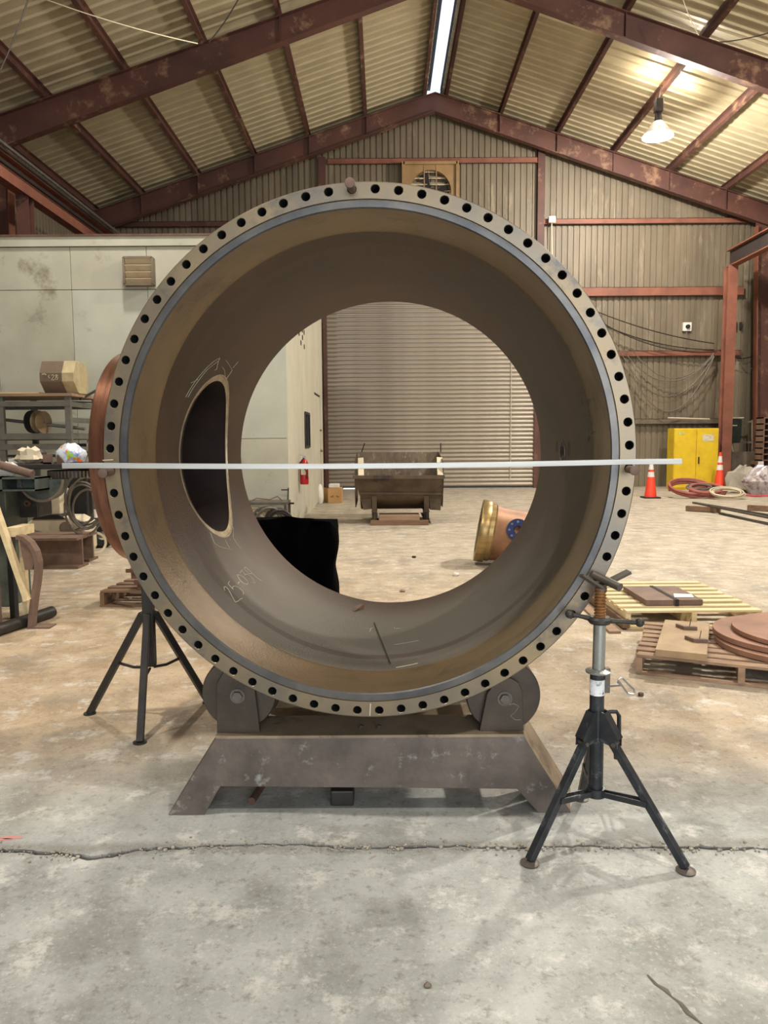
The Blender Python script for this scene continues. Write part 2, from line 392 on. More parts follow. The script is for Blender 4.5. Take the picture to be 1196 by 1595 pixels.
obj('hairline_crack', mb, bpy.data.materials['crack_dirt'], floor)
# crumbs along the crack
mb = MB()
for i in range(650):
    p = random.choice(cp); s = random.uniform(0.0015, 0.006) * random.choice((1, 1, 1, 1.7))
    mb.sphere((p.x + random.uniform(-.02, .02), p.y + random.gauss(-0.010, 0.022), s * 0.3), s, 5 if s < .004 else 6, (1, 1, 0.6))
solo('concrete_crumbs', mb, mat('crumbs', (176, 170, 156), (120, 112, 100), 60, 0.9), None, None)['kind'] = 'stuff'
mb = MB()
for (px, py, w, h) in ((18, 1305, 0.045, 0.012), (8, 1308, 0.03, 0.008)):
    p = fl(px, py); mb.lathe([(0, 0.0005), (1, 0.0005), (1, 0.0015), (0, 0.0015)], (0, 0, 0), (0, 0, 1), 16)
    k = len(mb.v) - 64
    for j in range(k, len(mb.v)):
        a = mb.v[j]; mb.v[j] = (p.x + a[0] * w, p.y + a[1] * h * (1 + .3 * math.sin(a[0] * 9)), a[2])
obj('paint_mark', mb, mat('faded_red_paint', (206, 152, 144), (196, 140, 132), 30, 0.8), floor, label='faded red paint mark')

# siding of the gable: ribbed sheets, each its own part
def ribbed(width, pitch, depth, prof, z0fn, z1fn, axis):
    mb = MB(); k = round(width / pitch); xs = []
    for i in range(k):
        for a, b in prof: xs.append((i * pitch + a * pitch, b * depth))
    xs.append((width, prof[0][1] * depth))
    for x, dpt in xs:
        mb.v.append((x, dpt, z0fn(x))); mb.v.append((x, dpt, z1fn(x)))
    mb.f = [(2 * i, 2 * i + 2, 2 * i + 3, 2 * i + 1) for i in range(len(xs) - 1)]
    return mb
wall_back = thing('wall_back', kind='structure', loc=(0, YG, 0))
mb = MB(); mb.prism([(XL, 6.2), (-1.9, 6.2), (-1.9, 0), (XL, 0)], (0, YG + 0.12, 0), (1, 0, 0), (0, 0, 1), (0, 0.1, 0))
mb.prism([(4.85, 0), (XR, 0), (XR, 6.2), (4.85, 6.2)], (0, YG + 0.12, 0), (1, 0, 0), (0, 0, 1), (0, 0.1, 0))
mb.prism([(XL, 6.2), (XR, 6.2), (XR, zb(XR) + .2), (RX, RZ + .2), (XL, zb(XL) + .2)], (0, YG + 0.12, 0), (1, 0, 0), (0, 0, 1), (0, 0.1, 0))
obj('outer_skin', mb, 'dark_iron', wall_back)
SW = 0.9; DX0, DX1, DZ = -1.72, 4.64, 6.25
PROF = [(0, 0), (0.30, 0), (0.42, 1), (0.88, 1)]
PROF = [(0.0, 0.0), (0.62, 0.0), (0.70, 1.0), (0.92, 1.0)]
x = XL; k = 0
while x < XR - 0.01:
    w = min(SW, XR - x)
    w = max(0.18, round(w / 0.18) * 0.18)
    inside = DX0 - 0.1 < x + w / 2 < DX1 + 0.2
    lo = DZ if inside else 0.0
    if not (0.62 < x + w / 2 < 2.3) or True:
        mb = ribbed(w, 0.18, 0.035, PROF, lambda t: lo, lambda t, x=x: zb(x + t) + 0.15, 0)
        mb.v = [(v[0] + x, v[1] + YG, v[2]) for v in mb.v]
        obj('siding_sheet', mb, 'siding', wall_back)
    x += w; k += 1
# side and rear walls
for name, X, s in (('wall_left', XL, -1), ('wall_right', XR, 1)):
    w_ = thing(name, kind='structure', loc=(X, 0, 0))
    mb = MB(); mb.box(X + s * 0.05, X + s * 0.15, -8, YG + .2, 0, zb(X) + 0.3); obj('outer_skin', mb, 'dark_iron', w_)
    sheet = None; y = -8.0
    while y < YG - 0.1:
        if sheet is None:
            mb = ribbed(0.9, 0.18, 0.03, PROF, lambda t: 0, lambda t: zb(X) + 0.2, 0)
            mb.v = [(s * v[1], v[0] , v[2]) for v in mb.v]
            sheet = obj('siding_sheet', mb, 'siding', w_, local=True); sheet.location = (0, y, 0)
        else:
            c = sheet.copy(); COL.objects.link(c); c.location = (0, y, 0)
        y += 0.9
wr = thing('wall_rear', kind='structure', loc=(0, -8, 0))
mb = MB(); mb.box(XL, -3, -8.1, -8, 0, zb(XL)); mb.box(6, XR, -8.1, -8, 0, zb(XL)); mb.box(-3, 6, -8.1, -8, 5, zb(XL))
mb.prism([(XL, zb(XL)), (XR, zb(XR)), (RX, RZ + .2)], (0, -8.1, 0), (1, 0, 0), (0, 0, 1), (0, 0.1, 0)); obj('rear_panel', mb, 'siding', wr)

# roof: sheets, purlins, rafters
ceiling = thing('ceiling', kind='structure', loc=(RX, 0, RZ))
nrm = V(SL, 0, 1).normalized()
def roof_sheet(side):
    mb = MB(); prof = [(0.0, 0.0), (0.10, -0.034), (0.22, -0.034), (0.32, 0.0)]
    ys = [(i * 0.3 + a * 0.3, b) for i in range(3) for a, b in prof] + [(0.9, 0)]
    xo = (XR - RX + 0.2) if side > 0 else (RX - XL + 0.2); xi = 0.22
    for y, b in ys:
        for xx in (xi, xo): mb.v.append((side * xx, y, 0.24 - SL * xx + b))
    mb.f = [(2 * i, 2 * i + 1, 2 * i + 3, 2 * i + 2) for i in range(len(ys) - 1)]
    return mb
for side in (-1, 1):
    y = YG - 0.9; first = None
    while y > -8.9:
        if first is None: first = obj('roof_sheet', roof_sheet(side), 'roof', ceiling, local=True); first.location = (0, y, 0)
        else: c = first.copy(); COL.objects.link(c); c.location = (0, y, 0)
        y -= 0.9
    mb = MB(); xo = (XR - RX + 0.3) if side > 0 else (RX - XL + 0.3)
    mb.prism([(side * 0.2, 0.30 - SL * .2), (side * xo, 0.30 - SL * xo), (side * xo, 0.4 - SL * xo), (side * 0.2, 0.40 - SL * .2)], (0, -8.1, 0), (1, 0, 0), (0, 0, 1), (0, 31.6, 0))
    obj('insulation_board', mb, 'dark_iron', ceiling, local=True)
mb = MB(); mb.box(RX - 0.3, RX + 0.3, -8.1, YG + .2, RZ + 0.40, RZ + 0.5); obj('ridge_cap', mb, 'dark_iron', ceiling)
mb = MB(); mb.box(RX - 0.13, RX + 0.15, -8, YG - 0.4, RZ + 0.10, RZ + 0.13); obj('skylight_panel', mb, 'skylight', ceiling, label='glowing white ridge panel')
PURL = [-8.45, -7.04, -5.37, -3.70, -2.10, -0.43, 1.28, 1.86, 3.44, 5.11, 6.76, 8.42, 10.08, 11.6]
for px_ in PURL:
    z = zb(px_); mb = MB(); s = -1 if px_ < RX else 1
    tilt = V(1, 0, -SL * s).normalized(); up = V(SL * s, 0, 1).normalized()
    o_ = V(px_, 0, z)
    H_ = 0.2; T = 0.012; W_ = 0.075
    mb.prism([(-W_, 0), (T, 0), (T, H_ - T), (W_, H_ - T), (W_, H_), (0, H_), (0, T), (-W_ + T, T), (-W_ + T, 0.025), (-W_, 0.025)] if s < 0 else
             [(W_, 0), (-T, 0), (-T, H_ - T), (-W_, H_ - T), (-W_, H_), (0, H_), (0, T), (W_ - T, T), (W_ - T, 0.025), (W_, 0.025)],
             o_ + V(0, -8, 0), tilt, up, (0, 31.2, 0))
    obj('purlin', mb, 'red_iron', ceiling)
def rafter(Y, d0, d1, mname, gable=False):
    for s, Xe in ((-1, XL + 0.1), (1, XR - 0.1)):
        mb = MB(); run = abs(Xe - RX); o = V(RX, Y, RZ)
        d_ = lambda t: d0 + (d1 - d0) * t
        a, b = (0, 0), (s * run, -SL * run)
        web = [a, b, (b[0], b[1] - d_(1)), (0, -d_(0))]
        mb.prism(web, o - V(0, 0.006, 0), (1, 0, 0), (0, 0, 1), (0, 0.012, 0))
        mb.bar(o + V(0, 0, -.008), o + V(b[0], 0, b[1] - .008), 0.2, 0.016)
        mb.bar(o + V(0, 0, -d_(0)), o + V(b[0], 0, b[1] - d_(1)), 0.2, 0.02)
        rf = obj('rafter', mb, mname, ceiling)
        for px_ in PURL:
            if (px_ - RX) * s < 0.6: continue
            t = abs(px_ - RX) / run
            if not gable and int(px_ * 10) % 3: continue
            mb = MB(); zt = zb(px_); mb.box(px_ - .006, px_ + .006, Y - 0.09, Y + 0.09, zt - d_(min(t, 1)) + .01, zt - .01)
            obj('stiffener', mb, mname, rf)
rafter(22.75, 0.52, 0.60, 'red_iron', True)
rafter(16.55, 0.46, 0.66, 'red_iron')
rafter(10.0, 0.46, 0.66, 'red_iron')
rafter(3.4, 0.46, 0.66, 'red_iron')

# columns, girts, runway beams
def column(Y, s, label):
    X = XR - 0.1 if s > 0 else XL + 0.1
    t = thing('steel_column', label, 'column', (X, Y, 0))
    top = zb(X) - 0.02; mb = MB()
    mb.prism([(0, 0), (-s * 0.36, 0), (-s * 0.62, top - 0.5), (-s * .62, top), (0, top)], (X, Y + .02, 0), (1, 0, 0), (0, 0, 1), (0, 0.012, 0)); obj('web', mb, 'red_iron', t)
    mb = MB(); mb.bar((X - s * 0.36, Y, 0), (X - s * 0.62, Y, top - 0.5), 0.26, 0.018, (1, 0, 0)); obj('inner_flange', mb, 'red_iron2', t)
    mb = MB(); mb.bar((X, Y, 0), (X, Y, top), 0.26, 0.018, (1, 0, 0)); obj('outer_flange', mb, 'red_iron', t)
    return t
colm = column(22.75, 1, 'tapered red steel corner column with a pink paint mark')
p = aty(1180, 682, 22.6)
mb = MB(); mb.prism([(-.05, -.13), (.02, -.17), (.06, -.1), (.03, .02), (.0, .16), (-.05, .1)], (p.x, 22.61, p.z), (1, 0, 0), (0, 0, 1), (0, 0.006, 0)); obj('paint_mark', mb, 'pinkpaint', colm)
column(22.75, -1, 'red steel corner column rising behind the office wall')
column(16.55, -1, 'red steel column above the office at the left edge')
def girt(x0, x1, z, h, m, y=YG - 0.10):
    mb = MB(); mb.box(x0, x1, y - 0.012, y, z - h / 2, z + h / 2); mb.box(x0, x1, y - 0.012, YG, z + h / 2 - .012, z + h / 2); mb.box(x0, x1, y - .07, y, z - h / 2, z - h / 2 + .012)
    return obj('girt', mb, m, wall_back)
girt(-1.6, 4.68, 9.78, 0.17, 'red_iron2'); girt(4.75, 10.9, 8.0, 0.16, 'red_iron2'); girt(XL + .2, -1.7, 8.0, 0.16, 'red_iron')
girt(4.75, 10.95, 5.93, 0.26, 'red_iron2'); girt(4.75, 10.95, 4.08, 0.16, 'red_iron2'); girt(4.75, 10.95, 2.02, 0.15, 'concrete_block')
for X, z1 in ((-1.78, 9.9), (4.76, 10.3)):
    mb = MB(); mb.box(X - 0.1, X + 0.1, YG - 0.16, YG - 0.02, 0, z1 + 0.0); obj('door_post', mb, 'red_iron', wall_back)
mb = MB(); mb.box(-1.78, 4.76, YG - 0.5, YG - 0.05, 6.2, 6.75); obj('door_header', mb, 'red_iron', wall_back)
def runway(X, y0, y1, label, m1, m2):
    t = thing('runway_beam', label, 'beam', (X, y1, 6.38))
    mb = MB(); mb.box(X - .008, X + .008, y0, y1, 6.4, 6.82); obj('web', mb, m1, t)
    for z in (6.385, 6.835):
        mb = MB(); mb.box(X - .12, X + .12, y0, y1, z - .014, z + .014); obj('beam_flange', mb, m2, t)
    mb = MB(); mb.box(X - .03, X + .03, y0, y1, 6.85, 6.90); obj('crane_rail', mb, 'steel', t)
    return t
runway(10.0, -7, 22.1, 'dark crane runway beam at the upper right', 'dark_iron', 'red_iron2')
rb = runway(-7.1, -7, 20.2, 'orange-brown crane runway beam above the office at the left', 'red_iron2', 'red_iron2')
mb = MB(); mb.bar((-6.93, -7, 6.42), (-6.93, 20.2, 6.42), 0.02, 0.20); obj('fascia', mb, 'red_iron2', rb)
for dx, dz, r_ in ((0.12, 0.62, 0.035), (0.19, 0.46, 0.03), (0.13, 0.27, 0.045)):
    mb = MB(); mb.cyl((-7.1 + dx, -7, 6.38 + dz), (-7.1 + dx, 21.5, 6.38 + dz), r_, n=8)
    solo('conduit', mb, 'silver' if dz > .6 else 'dark_iron', {0.62: 'shiny bright conduit running along the left crane beam', 0.46: 'dark upper conduit running below the shiny one on the left crane beam', 0.27: 'dark thick lower conduit on the left crane beam'}[dz], 'pipe', smooth=True)
mb = MB(); mb.ibeam((9.95, 21.9, 0), (9.95, 21.9, 6.37), 0.28, 0.28, 0.02, (0, 1, 0)); solo('runway_post', mb, 'red_iron2', 'orange-red steel post holding the end of the right crane beam', 'post')
for Y in (15.4,):
    mb = MB(); mb.ibeam((-7.1, Y, 4.8), (-7.1, Y, 6.37), 0.25, 0.25, 0.02, (0, 1, 0)); solo('runway_post', mb, 'red_iron', 'red steel post under the left crane beam above the office roof', 'post')
mb = MB(); mb.bar((-8.3, 12.9, 6.6), (-7.6, 16.2, 5.0), 0.2, 0.3)
solo('diagonal_brace', mb, 'red_iron', 'dark red diagonal brace above the office roof at the left edge', 'brace')

# roll-up door
door = thing('door_1', 'tall grey roll-up bay door', kind='structure', loc=(DX0, YG - 0.2, 0))
mb = MB(); ns = 6; hs = 0.128
for i in range(ns + 1):
    t = i / ns; d_ = 0.03 * math.sin(math.pi * t)
    for xx in (0, DX1 - DX0): mb.v.append((xx, -d_, t * hs * 0.94))
mb.v += [(0, 0.012, hs), (DX1 - DX0, 0.012, hs)]
mb.f = [(2 * i, 2 * i + 1, 2 * i + 3, 2 * i + 2) for i in range(ns + 1)]
s0 = obj('door_slat', mb, 'slat', door, local=True, smooth=False); s0.location = (0, 0, 0.05)
for i in range(1, 48):
    c = s0.copy(); COL.objects.link(c); c.location = (0, 0, 0.05 + i * hs)
mb = MB(); mb.box(DX0, DX1, YG - 0.23, YG - 0.19, 0.015, 0.065); obj('bottom_bar', mb, 'darksteel', door)
for X in (DX0 - .03, DX1 + .03):
    mb = MB(); mb.box(X - .06, X + .06, YG - 0.28, YG - 0.15, 0, 6.2); obj('guide_rail', mb, 'red_iron', door)
mb = MB(); mb.box(-1.25, -0.55, YG - 0.235, YG - 0.225, 0.0, 0.035); obj('daylight_gap', mb, 'daylight', door, label='bright daylight gap under the door')
mb = MB(); mb.cyl((3.9, YG - .27, 0.3), (3.9, YG - .27, 3.9), 0.012, n=6); obj('pull_chain', mb, 'cream', door)

# gable fan
fan = thing('wall_fan', 'square exhaust fan in a tan housing high on the back wall', 'fan', (1.43, YG - .2, 8.2))
fx0, fx1, fz0, fz1 = 0.64, 2.24, 8.12, 9.69; fc = V((fx0 + fx1) / 2, 0, 8.84)
mb = MB()
mat_tan = mat('fan_housing', (160, 130, 88), (136, 108, 72), 3, 0.5, 0, 0.03)
NF = 32; out = []
for i in range(NF):
    t = 2 * math.pi * i / NF; c_, s_ = math.cos(t), math.sin(t); k = 1 / max(abs(c_), abs(s_))
    out.append((fc.x + c_ * k * 0.8, fc.z + s_ * k * 0.8))
yF = YG - 0.28
mb.v = [(a, yF, b) for a, b in out] + [(fc.x + 0.62 * math.cos(2 * math.pi * i / NF), yF, fc.z + 0.62 * math.sin(2 * math.pi * i / NF)) for i in range(NF)]
mb.v += [(v[0], yF + 0.2, v[2]) for v in mb.v[NF:2 * NF]]
mb.f = [(i, (i + 1) % NF, NF + (i + 1) % NF, NF + i) for i in range(NF)] + [(NF + i, NF + (i + 1) % NF, 2 * NF + (i + 1) % NF, 2 * NF + i) for i in range(NF)]
obj('housing', mb, mat_tan, fan)
mb = MB()
for a, b in (((fx0, fz0), (fx1, fz0)), ((fx0, fz1 - .05), (fx1, fz1 - .05)), ((fx0, fz0), (fx0, fz1)), ((fx1, fz0), (fx1, fz1))):
    mb.bar((a[0], yF - .03, a[1]), (b[0], yF - .03, b[1]), 0.08, 0.08)
obj('frame', mb, mat_tan, fan)
mb = MB()
for i in range(8):
    z = fz0 + .1 + i * 0.18; mb.bar((fx0 + .1, YG - .09, z), (fx1 - .1, YG - .09, z), .03, .14, (0, 0.8, 0.6))
obj('shutter', mb, 'cream', fan)
for i in range(4):
    t = R(20 + 90 * i); d_ = V(math.cos(t), 0, math.sin(t)); s_ = V(-math.sin(t), 0, math.cos(t)); mb = MB(); c0 = V(fc.x, yF + 0.12, fc.z)
    mb.add([c0 + d_ * .1 - s_ * .05, c0 + d_ * .58 - s_ * .14 + V(0, -.03, 0), c0 + d_ * .58 + s_ * .14 + V(0, .04, 0), c0 + d_ * .1 + s_ * .05], [(0, 1, 2, 3)])
    obj('blade', mb, 'darksteel', fan)
mb = MB(); mb.cyl((fc.x, yF + .02, fc.z), (fc.x, yF + .16, fc.z), 0.12); obj('motor', mb, 'darksteel', fan)
for dx in (-0.18, 0.18):
    mb = MB(); mb.bar((fc.x + dx, yF + .0, fz0), (fc.x + dx, yF + .0, fz1), 0.03, 0.03); obj('support_bar', mb, mat_tan, fan)

# lamp
lamp = thing('high_bay_lamp', 'lit high bay lamp hanging from the roof at the upper right', 'lamp', (LAMP[0], LAMP[1], LAMP[2] - .15))
lx, ly, lz = LAMP
mb = MB(); mb.lathe([(0.07, .34), (0.12, .33), (0.26, .14), (0.34, 0.0), (0.33, 0.0), (0.25, .13), (0.11, .32), (0.07, .33)], LAMP, (0, 0, 1), 28); obj('reflector', mb, 'shade', lamp, smooth=True)
mb = MB(); mb.lathe([(0, -.08), (0.2, -.06), (0.36, -.01), (0.33, 0.03), (0, .03)], LAMP, (0, 0, 1), 28, closed=False); obj('lens', mb, 'lamp', lamp, smooth=True)
mb = MB(); mb.cyl((lx, ly, lz + .33), (lx, ly, lz + .75), 0.09, 0.07); mb.box(lx - .09, lx + .09, ly - .09, ly + .09, lz + .55, lz + .85); obj('ballast_housing', mb, 'darksteel', lamp, bevel=.01)
mb = MB(); mb.cyl((lx, ly, lz + .8), (lx + .05, ly, 9.84), 0.015, n=8); obj('hanger', mb, 'darksteel', lamp)
up = bpy.data.lights.new('lamp_uplight', 'POINT'); up.energy = 42; up.color = (1, .88, .72); up.shadow_soft_size = .05
uo = bpy.data.objects.new('lamp_uplight', up); COL.objects.link(uo); uo.location = (lx + .42, ly - .1, lz + 1.0)
up2 = up.copy(); uo = bpy.data.objects.new('lamp_uplight', up2); COL.objects.link(uo); uo.location = (lx - .30, ly - .1, lz + 1.05)

# roof wires
def sag(a, b, s, k=14):
    a, b = V(a), V(b); return [a.lerp(b, i / k) + V(0, 0, -s * 4 * (i / k) * (1 - i / k)) for i in range(k + 1)]
wires = [((0, 110), (47, -10), 12.5, 'dark wire hanging at the top left corner'), ((60, -5), (308, 68), 13.0, 'thin pale cable crossing the left roof sheets'),
         ((325, 66), (375, -8), 14.0, 'dark brace rod rising from the left rafter'), ((1062, -6), (1088, 55), 15.0, 'thin cord hanging beside the right rafter'),
         ((1120, 66), (1230, 40), 15.0, 'dark brace rod rising from the right rafter')]
for a, b, Y, lab in wires:
    mb = MB(); mb.tube(sag(aty(*a, Y), aty(*b, Y), 0.05), 0.012 if 'dark' in lab else .008, 5); solo('roof_wire', mb, 'cream' if 'pale' in lab or 'cord' in lab else 'dark_iron', lab, 'wire')

# office box: wall boards with recessed joints
OY, OX, OZ, OY2 = 12.3, -1.56, 4.76, 19.4
office = thing('wall_office', kind='structure', loc=(OX, OY, 0))
mb = MB(); mb.box(XL, OX - .03, OY + .02, OY2, 0, OZ - .02); obj('core', mb, 'dark_iron', office)
rows = [(0, 1.535), (1.543, 3.93), (3.94, 4.60)]
cols = [XL, -7.45, -6.22, -4.99, -3.77, -2.55, OX]
for (z0, z1) in rows:
    for a, b in zip(cols, cols[1:]):
        mb = MB(); mb.box(a + .004, b - .004, OY - random.uniform(0, .004), OY + .02, z0, z1)
        obj('wall_panel', mb, random.choice(['office', 'office', 'office2']) if z0 < 3.9 else 'office2', office, bevel=.003)
mb = MB(); mb.box(XL, OX + .02, OY - .03, OY + .02, 4.61, OZ); obj('top_trim', mb, 'office2', office)
mb = MB(); mb.box(XL, OX + .04, OY - .05, OY2, OZ, OZ + .03); obj('roof_edge', mb, 'rust', office)
for i, (a, b) in enumerate(((12.3, 14.6), (14.608, 17.1), (18.75, OY2))):
    mb = MB(); mb.box(OX - .03, OX + .0, a + .003, b - .003, 0, OZ); obj('wall_panel', mb, 'office3', office, bevel=.003)
mb = MB(); mb.box(OX - .03, OX, 17.1, 18.75, 2.6, OZ); obj('wall_panel', mb, 'office3', office)
d2 = thing('door_2', 'cream side door in the office wall', kind='structure', loc=(OX, 17.9, 0))
mb = MB(); mb.box(OX - .03, OX - .01, 17.15, 18.7, 0.02, 2.55); obj('door_leaf', mb, 'office3', d2)
mb = MB(); mb.sphere((OX + .03, 18.55, 1.25), .035, 10); obj('door_handle', mb, 'brass', d2); mb = MB(); mb.sphere((OX + .02, 18.55, 1.75), .03, 10); obj('lock', mb, 'brass', d2)
w1 = thing('window_1', 'narrow dark window in the office side wall', kind='structure', loc=(OX, 15.3, 1.4))
mb = MB()
for a, b in (((14.9, 1.38), (15.8, 1.38)), ((14.9, 2.05), (15.8, 2.05)), ((14.9, 1.38), (14.9, 2.05)), ((15.8, 1.38), (15.8, 2.05)), ((15.35, 1.38), (15.35, 2.05))):
    mb.bar((OX + .01, a[0], a[1]), (OX + .01, b[0], b[1]), .03, .05)
obj('window_frame', mb, 'darksteel', w1)
mb = MB(); mb.box(OX - .005, OX + .004, 14.9, 15.8, 1.38, 2.05); obj('pane', mb, mat('dark_glass', (18, 18, 18), (12, 12, 12), 3, 0.1, 0, 0), w1)
gr = MB()
for i in range(4):
    for j in range(5):
        if (i + j) % 2 or j > 1: gr.cyl((OX, 14.15 + i * .3, 3.35 + j * .14), (OX + .012, 14.15 + i * .3, 3.35 + j * .14), 0.05, n=10)
obj('vent_holes', gr, 'darksteel', office)['kind'] = 'stuff'

# vent box on the office front
p0, p1 = aty(192, 401, OY - .12), aty(238, 443, OY - .12)
vt = thing('wall_vent', 'small louvred wooden vent box on the office wall', 'vent', (p0.x, OY, p1.z))
mb = MB()
for a in (p0.x, p1.x): mb.box(a - .015, a + .015, OY - .14, OY, p1.z, p0.z)
for z in (p0.z, p1.z): mb.box(p0.x, p1.x, OY - .14, OY, z - .015, z + .015)
obj('frame', mb, 'concrete_block', vt)
hh = (p0.z - p1.z) / 4
for i in range(4):
    mb = MB(); z = p1.z + hh * i + hh / 2; mb.bar((p0.x + .02, OY - .10, z), (p1.x - .02, OY - .10, z), 0.02, hh * .9, (0, -0.55, 1)); obj('slat', mb, mat('vent_board', (186, 170, 140), (168, 150, 122), 4, .7, 0, .05) if i == 0 else bpy.data.materials['vent_board'], vt)

# ------------------------------------------------------------------ the big pipe section
YAW = 0.04344; D0 = 2.8; SF = D0 / 3.0
PCX, PCZ = -0.07081 * SF, CAM_H + (1.42794 - CAM_H) * SF
pipe = thing('pipe_section', 'large rust-brown flanged steel pipe section on a roller cradle, seen end on', 'pipe', (PCX, D0, 0), -YAW)
SHX, SHZ = 0.016, -0.0125
def pl(r, down_ang, d):            # pipe-local point: angle measured from +x towards down
    a = R(down_ang); return (r * math.cos(a) + SHX * d, d, PCZ - r * math.sin(a) + SHZ * d)
def ringlathe(prof, n=288):
    mb = MB(); m = len(prof)
    for i in range(n):
        for r, d in prof: mb.v.append(pl(r, 360 * i / n, d))
    mb.f = [(i * m + j, i * m + (j + 1) % m, ((i + 1) % n) * m + (j + 1) % m, ((i + 1) % n) * m + j) for i in range(n) for j in range(m)]
    return mb
RB, RO, RI, RC, RH = 0.9713, 0.998, 0.937, 0.9713, 0.0158
fb, fh = MB(), MB()
S = 5
for k in range(72):
    ac = 90 + (k - 18.5) * 5
    per = []
    for i in range(S): per.append((RI, -2.5 + 5 * i / S))
    for i in range(S): per.append((RI + (RO - 0.004 - RI) * i / S, 2.5))
    for i in range(S): per.append((RO - 0.004, 2.5 - 5 * i / S))
    for i in range(S): per.append((RO - 0.004 - (RO - 0.004 - RI) * i / S, -2.5))
    b = len(fb.v); n4 = 4 * S
    hs_ = []
    for r, a in per:
        u, w = R(a) * RB, r - RB; t = math.atan2(w, u); hs_.append((RH * math.cos(t), RH * math.sin(t)))
    fb.v += [pl(r, ac + a, 0) for r, a in per]
    fb.v += [pl(RB + w * 1.10, ac + math.degrees(u * 1.10 / RB), 0) for u, w in hs_]
    fb.v += [pl(RB + w, ac + math.degrees(u / RB), 0.002) for u, w in hs_]
    for j in range(2): fb.f += [(b + j * n4 + i, b + j * n4 + (i + 1) % n4, b + (j + 1) * n4 + (i + 1) % n4, b + (j + 1) * n4 + i) for i in range(n4)]
    h = len(fh.v)
    fh.v += [pl(RB + w, ac + math.degrees(u / RB), 0.002) for u, w in hs_] + [pl(RB + w, ac + math.degrees(u / RB), 0.075) for u, w in hs_]
    fh.f += [(h + i, h + (i + 1) % n4, h + n4 + (i + 1) % n4, h + n4 + i) for i in range(n4)] + [tuple(h + n4 + i for i in range(n4))]
n = 360; b = len(fb.v); prof = [(RO - .004, 0), (RO, .004), (RO, .085), (0.938, .085)]
for i in range(n):
    for r, d in prof: fb.v.append(pl(r, 2.5 * 0 + i, d))
for i in range(n):
    for j in range(3): fb.f.append((b + i * 4 + j, b + i * 4 + j + 1, b + ((i + 1) % n) * 4 + j + 1, b + ((i + 1) % n) * 4 + j))
# inner wall of the groove
b = len(fb.v)
for i in range(n): fb.v += [pl(RI, i, 0), pl(RI, i, .03)]
fb.f += [(b + 2 * i, b + 2 * i + 1, b + (2 * ((i + 1) % n)) + 1, b + 2 * ((i + 1) % n)) for i in range(n)]
flange = obj('flange', fb, 'flange', pipe, local=True, smooth=False, label='machined face flange with 72 bolt holes')
obj('bolt_holes', fh, 'hole', flange, local=True)['kind'] = 'stuff'
obj('seat_ring', ringlathe([(0.933, .004), (0.933, .03), (0.91, .03), (0.905, .010), (0.909, .004)]), 'seat', pipe, local=True, smooth=True, label='blue-grey inner ring')
obj('groove_bottom', ringlathe([(0.931, .02), (0.939, .02), (0.939, .03), (0.931, .03)]), 'hole', pipe, local=True)
obj('hub', ringlathe([(0.905, .012), (0.905, .10), (0.9045, .27), (0.901, .285), (0.937, .285), (0.937, .012)]), 'hub', pipe, local=True, smooth=True, label='tan ground band just inside the mouth')
# shell with the round nozzle opening on the left
RIN, ROUT, LEN, HD, HR = 0.901, 0.94, 1.71, 0.99, 0.41
NR, NP = 144, 14
rowsd = [0.285, 0.33, 0.38, 0.43, 0.48, 0.545] + [0.545 + 0.89 * (i + 1) / 16 for i in range(16)] + [1.55, 1.61, 1.66, LEN]
def sp(r, phi, d): return (-r * math.cos(phi) + SHX * d, d, PCZ + r * math.sin(phi) + SHZ * d)
sh = MB(); holes = {}
for r in (RIN, ROUT):
    base = len(sh.v)
    for d in rowsd:
        for i in range(NR): sh.v.append(sp(r, R(i * 2.5), d))
    idx = lambda j, i: base + j * NR + i % NR
    j0, j1 = 5, 21
    for j in range(len(rowsd) - 1):
        for i in range(NR):
            ii = i if i < 72 else i - 144
            if j0 <= j < j1 and -NP <= ii < NP: continue
            sh.f.append((idx(j, i), idx(j, i + 1), idx(j + 1, i + 1), idx(j + 1, i)))
    per = [(j0, i) for i in range(-NP, NP)] + [(j, NP) for j in range(j0, j1)] + [(j1, i) for i in range(NP, -NP, -1)] + [(j, -NP) for j in range(j1, j0, -1)]
    prev = [idx(j, i) for j, i in per]; NQ = 5; n4 = len(per)
    tgt = []
    for j, i in per:
        z, dd = r * math.sin(R(i * 2.5)), rowsd[j] - HD; t = math.atan2(z, dd); tgt.append((HR * math.sin(t), HD + HR * math.cos(t)))
    for q in range(1, NQ + 1):
        t = q / NQ; cur = []
        for (j, i), (hz, hd) in zip(per, tgt):
            ph = R(i * 2.5); ph1 = math.asin(hz / r)
            cur.append(len(sh.v)); sh.v.append(sp(r, ph + (ph1 - ph) * t, rowsd[j] + (hd - rowsd[j]) * t))
        sh.f += [(prev[k], prev[(k + 1) % n4], cur[(k + 1) % n4], cur[k]) for k in range(n4)]; prev = cur
    holes[r] = [sh.v[k] for k in prev]
    if r == RIN: first_end = base + (len(rowsd) - 1) * NR
    else: sh.f += [(first_end + i, first_end + (i + 1) % NR, idx(len(rowsd) - 1, i + 1), idx(len(rowsd) - 1, i)) for i in range(NR)]
shell = obj('shell', sh, 'bore', pipe, local=True, smooth=True)
